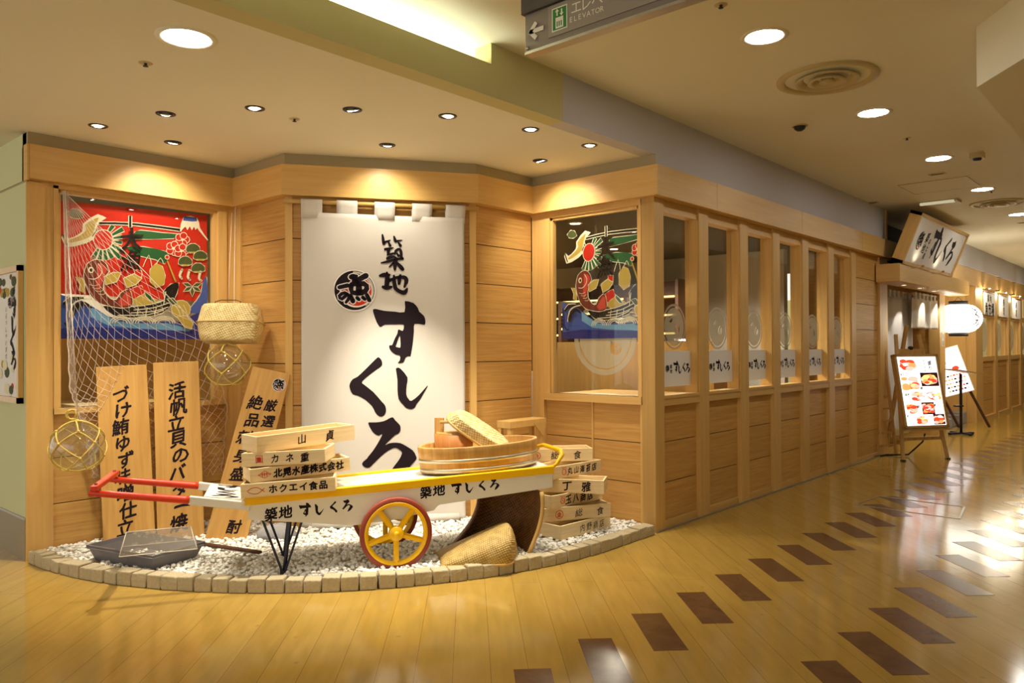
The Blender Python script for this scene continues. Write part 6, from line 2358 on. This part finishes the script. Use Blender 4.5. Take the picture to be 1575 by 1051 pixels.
put_text(g, '握り', 0.46, 0.73, 0.05, 0.06, 0.002, 0, None, 0.03, True, True)
put_text(g, 'おすすめ', 0.39, 0.755, 0.034, 0.038, 0.002, 0, None, 0.02, True, True)
for x, y, s_ in ((0.06, 0.60, '旬の'), (0.30, 0.445, '鯛'), (0.08, 0.375, '海老'), (0.33, 0.265, '貝'), (0.44, 0.25, '鮪'), (0.06, 0.135, '丼'), (0.34, 0.12, '穴子'), (0.22, 0.24, '鮭')):
    put_text(g, s_, x, y, 0.030, 0.033, 0.002, 0, None, 0.03, True)
g.build('menu_lettering', 'menu_black', mn)
cbp = [(0.35, 0.10, 0.28), (0.37, 0.16, 0.18), (0.30, 0.30, 0.02), (0.10, 0.42, 0.008), (-0.10, 0.36, 0.008), (-0.20, 0.30, 0.008)]
c_ = MB(EM)
c_.tube(cbp, 0.009, 8)
o = c_.build('power_cable', 'black')
tag(o, 'black power cable looping from the lit menu to the wall', 'cable')
# stepped folding frame leaning behind the easel, at the door post
lf = thing('folding_step_frame', 'narrow wooden folding frame with rungs leaning at the door post behind the easel', 'frame', T(-0.02, 5.00, 0) @ RZ(58))
for x in (-0.10, 0.17):
    MB().bar((x, 0.02, 0), (x * 0.5 + 0.03, 0.16, 1.42), 0.034, 0.028).build('side_rail', 'easel_wood', lf)
for k in range(5):
    z = 0.12 + k * 0.14
    MB().bar((-0.09 + 0.008 * k, 0.035 + 0.014 * k, z), (0.16 - 0.01 * k, 0.035 + 0.014 * k, z), 0.028, 0.02).build('rung', 'easel_wood', lf)

# slanted lit price board beyond the post
PB = T(0.113, 9.02, 0.585) @ RZ(18) @ RX(-10) @ RY(-17) @ T(-0.50, 0, 0)
pb = thing('lit_price_board', 'slanting backlit price list half hidden behind the entrance post', 'menu board', PB)
m = MB()
m.box(0.0, 0.50, 0.0, 0.05, 0, 0.74)
m.build('lightbox', 'white_plastic', pb)
g = MB(FACE)
g.poly([(0.012, 0.012), (0.488, 0.012), (0.488, 0.728), (0.012, 0.728)], 0.001, 0)
rnd = random.Random(3)
for r_ in range(5):
    for k in range(7):
        x, y = 0.16 + 0.043 * k, 0.055 + r_ * 0.058
        g.poly([(x, y), (x + 0.032, y), (x + 0.032, y + 0.026), (x, y + 0.026)], 0.0015, rnd.choice([2, 2, 1, 3, 7]))
g.poly(cc((0.36, 0.40), 0.05, 16, 1, 0.7), 0.0015, 1)
g.build('printed_prices', MENU, pb)
g = MB(FACE)
put_text(g, 'お品書き', 0.24, 0.66, 0.06, 0.075, 0.002, 0, None, 0.0, True, True)
put_text(g, '本日', 0.09, 0.30, 0.05, 0.07, 0.002, 0, None, 0.02, True, True)
g.build('menu_lettering', 'menu_black', pb)
for x in (0.06, 0.44):
    MB().bar((x, 0.03, 0.0), (x + 0.09, 0.16, -0.58), 0.03, 0.03).build('leg', 'dark_wood', pb)

# pedestal stand in front of it
ps = thing('pedestal_stand', 'slim black pedestal stand with a thin plate on top beside the entrance', 'stand', T(0.14, 7.97, 0) @ RZ(55))
MB().tube([(0, 0, 0.03), (0, 0, 0.865)], 0.019, 12).build('pole', 'black_gloss', ps)
m = MB()
m.hexa([(-0.22, -0.16, 0.925), (0.20, -0.16, 0.865), (0.20, 0.06, 0.865), (-0.22, 0.06, 0.925)], [(-0.22, -0.16, 0.94), (0.20, -0.16, 0.88), (0.20, 0.06, 0.88), (-0.22, 0.06, 0.94)])
m.build('top_plate', 'wood_post', ps)
m = MB()
m.bar((-0.20, 0, 0.022), (0.20, 0, 0.022), 0.05, 0.022)
m.bar((0, -0.18, 0.022), (0, 0.18, 0.022), 0.05, 0.022)
m.build('cross_base', 'iron', ps)
for x, y in ((-0.19, 0), (0.19, 0), (0, -0.17), (0, 0.17)):
    MB().lathe([(0.001, 0.0), (0.022, 0.0), (0.022, 0.012), (0.001, 0.013)], 12, 0, T(x, y, 0)).build('foot', 'black', ps)
MB().box(-0.10, 0.02, -0.03, 0.03, 0.40, 0.42).build('small_bracket', 'black_gloss', ps)

# wall switches
t = thing('wall_switch_plate', 'small pale double switch plate on the far entrance post', 'switch', T(-0.058, 7.84, 1.36) @ RZ(90))
MB().box(-0.05, 0.05, -0.008, 0.0, -0.10, 0.10).build('plate', 'white_plastic', t)
for z in (-0.05, 0.05):
    MB().box(-0.025, 0.025, -0.014, -0.008, z - 0.03, z + 0.03).build('rocker', 'plate_grey', t)

# hanging shop banners and the row of small lamps of the next front
for k in range(3):
    a = 10.57 + k * 1.28
    t = thing('hanging_sign_cloth', ['white cloth sign with heavy black lettering, nearest beyond the lantern', 'white cloth sign beyond the lantern, second along the far front',
                                     'white cloth sign beyond the lantern, farthest along the far front'][k], 'sign cloth', T(-0.063, a, 0) @ RZ(90), 'cloth signs along the far front')
    MB().box(0.06, 1.0, -0.012, -0.006, 1.80, 2.18).build('cloth', 'paper_white', t)
    MB().box(0.04, 1.02, -0.016, -0.002, 2.18, 2.20).build('batten', 'dark_wood', t)
    g = MB(FACE)
    if k == 0:
        put_text(g, '魚市場', 0.27, 1.90, 0.22, 0.26, 0.0125, 0, None, 0.04)
        put_text(g, '築地', 0.42, 2.09, 0.13, 0.2, 0.0125, 0, None, 0.03)
    else:
        put_text(g, '寿司', 0.53, 2.06, 0.15, 0.16, 0.0125, 0, None, 0.03, False, True)
    g.build('lettering', 'ink', t)
for k in range(6):
    t = thing('small_eave_lamp', None, None, T(0.02, 10.6 + 0.72 * k, 2.245))
    tag(t, 'small warm lamp under the band of the far front', 'lamp', 'row of eave lamps on the far front')
    MB().lathe([(0.036, 0.0), (0.042, -0.02), (0.046, 0.0)], 16).build('rim', 'chrome', t)
    MB().disc(0.036, -0.004, 16, flip=True).build('bulb', 'far_lamp', t)
    if k % 2 == 0:
        l = bpy.data.lights.new('eave_lamp', 'POINT')
        l.energy = 9
        l.color = (1, 0.80, 0.52)
        l.shadow_soft_size = 0.03
        lo = bpy.data.objects.new('eave_lamp', l)
        COL.objects.link(lo)
        lo.parent = t
        lo.location = (0.03, 0, -0.06)
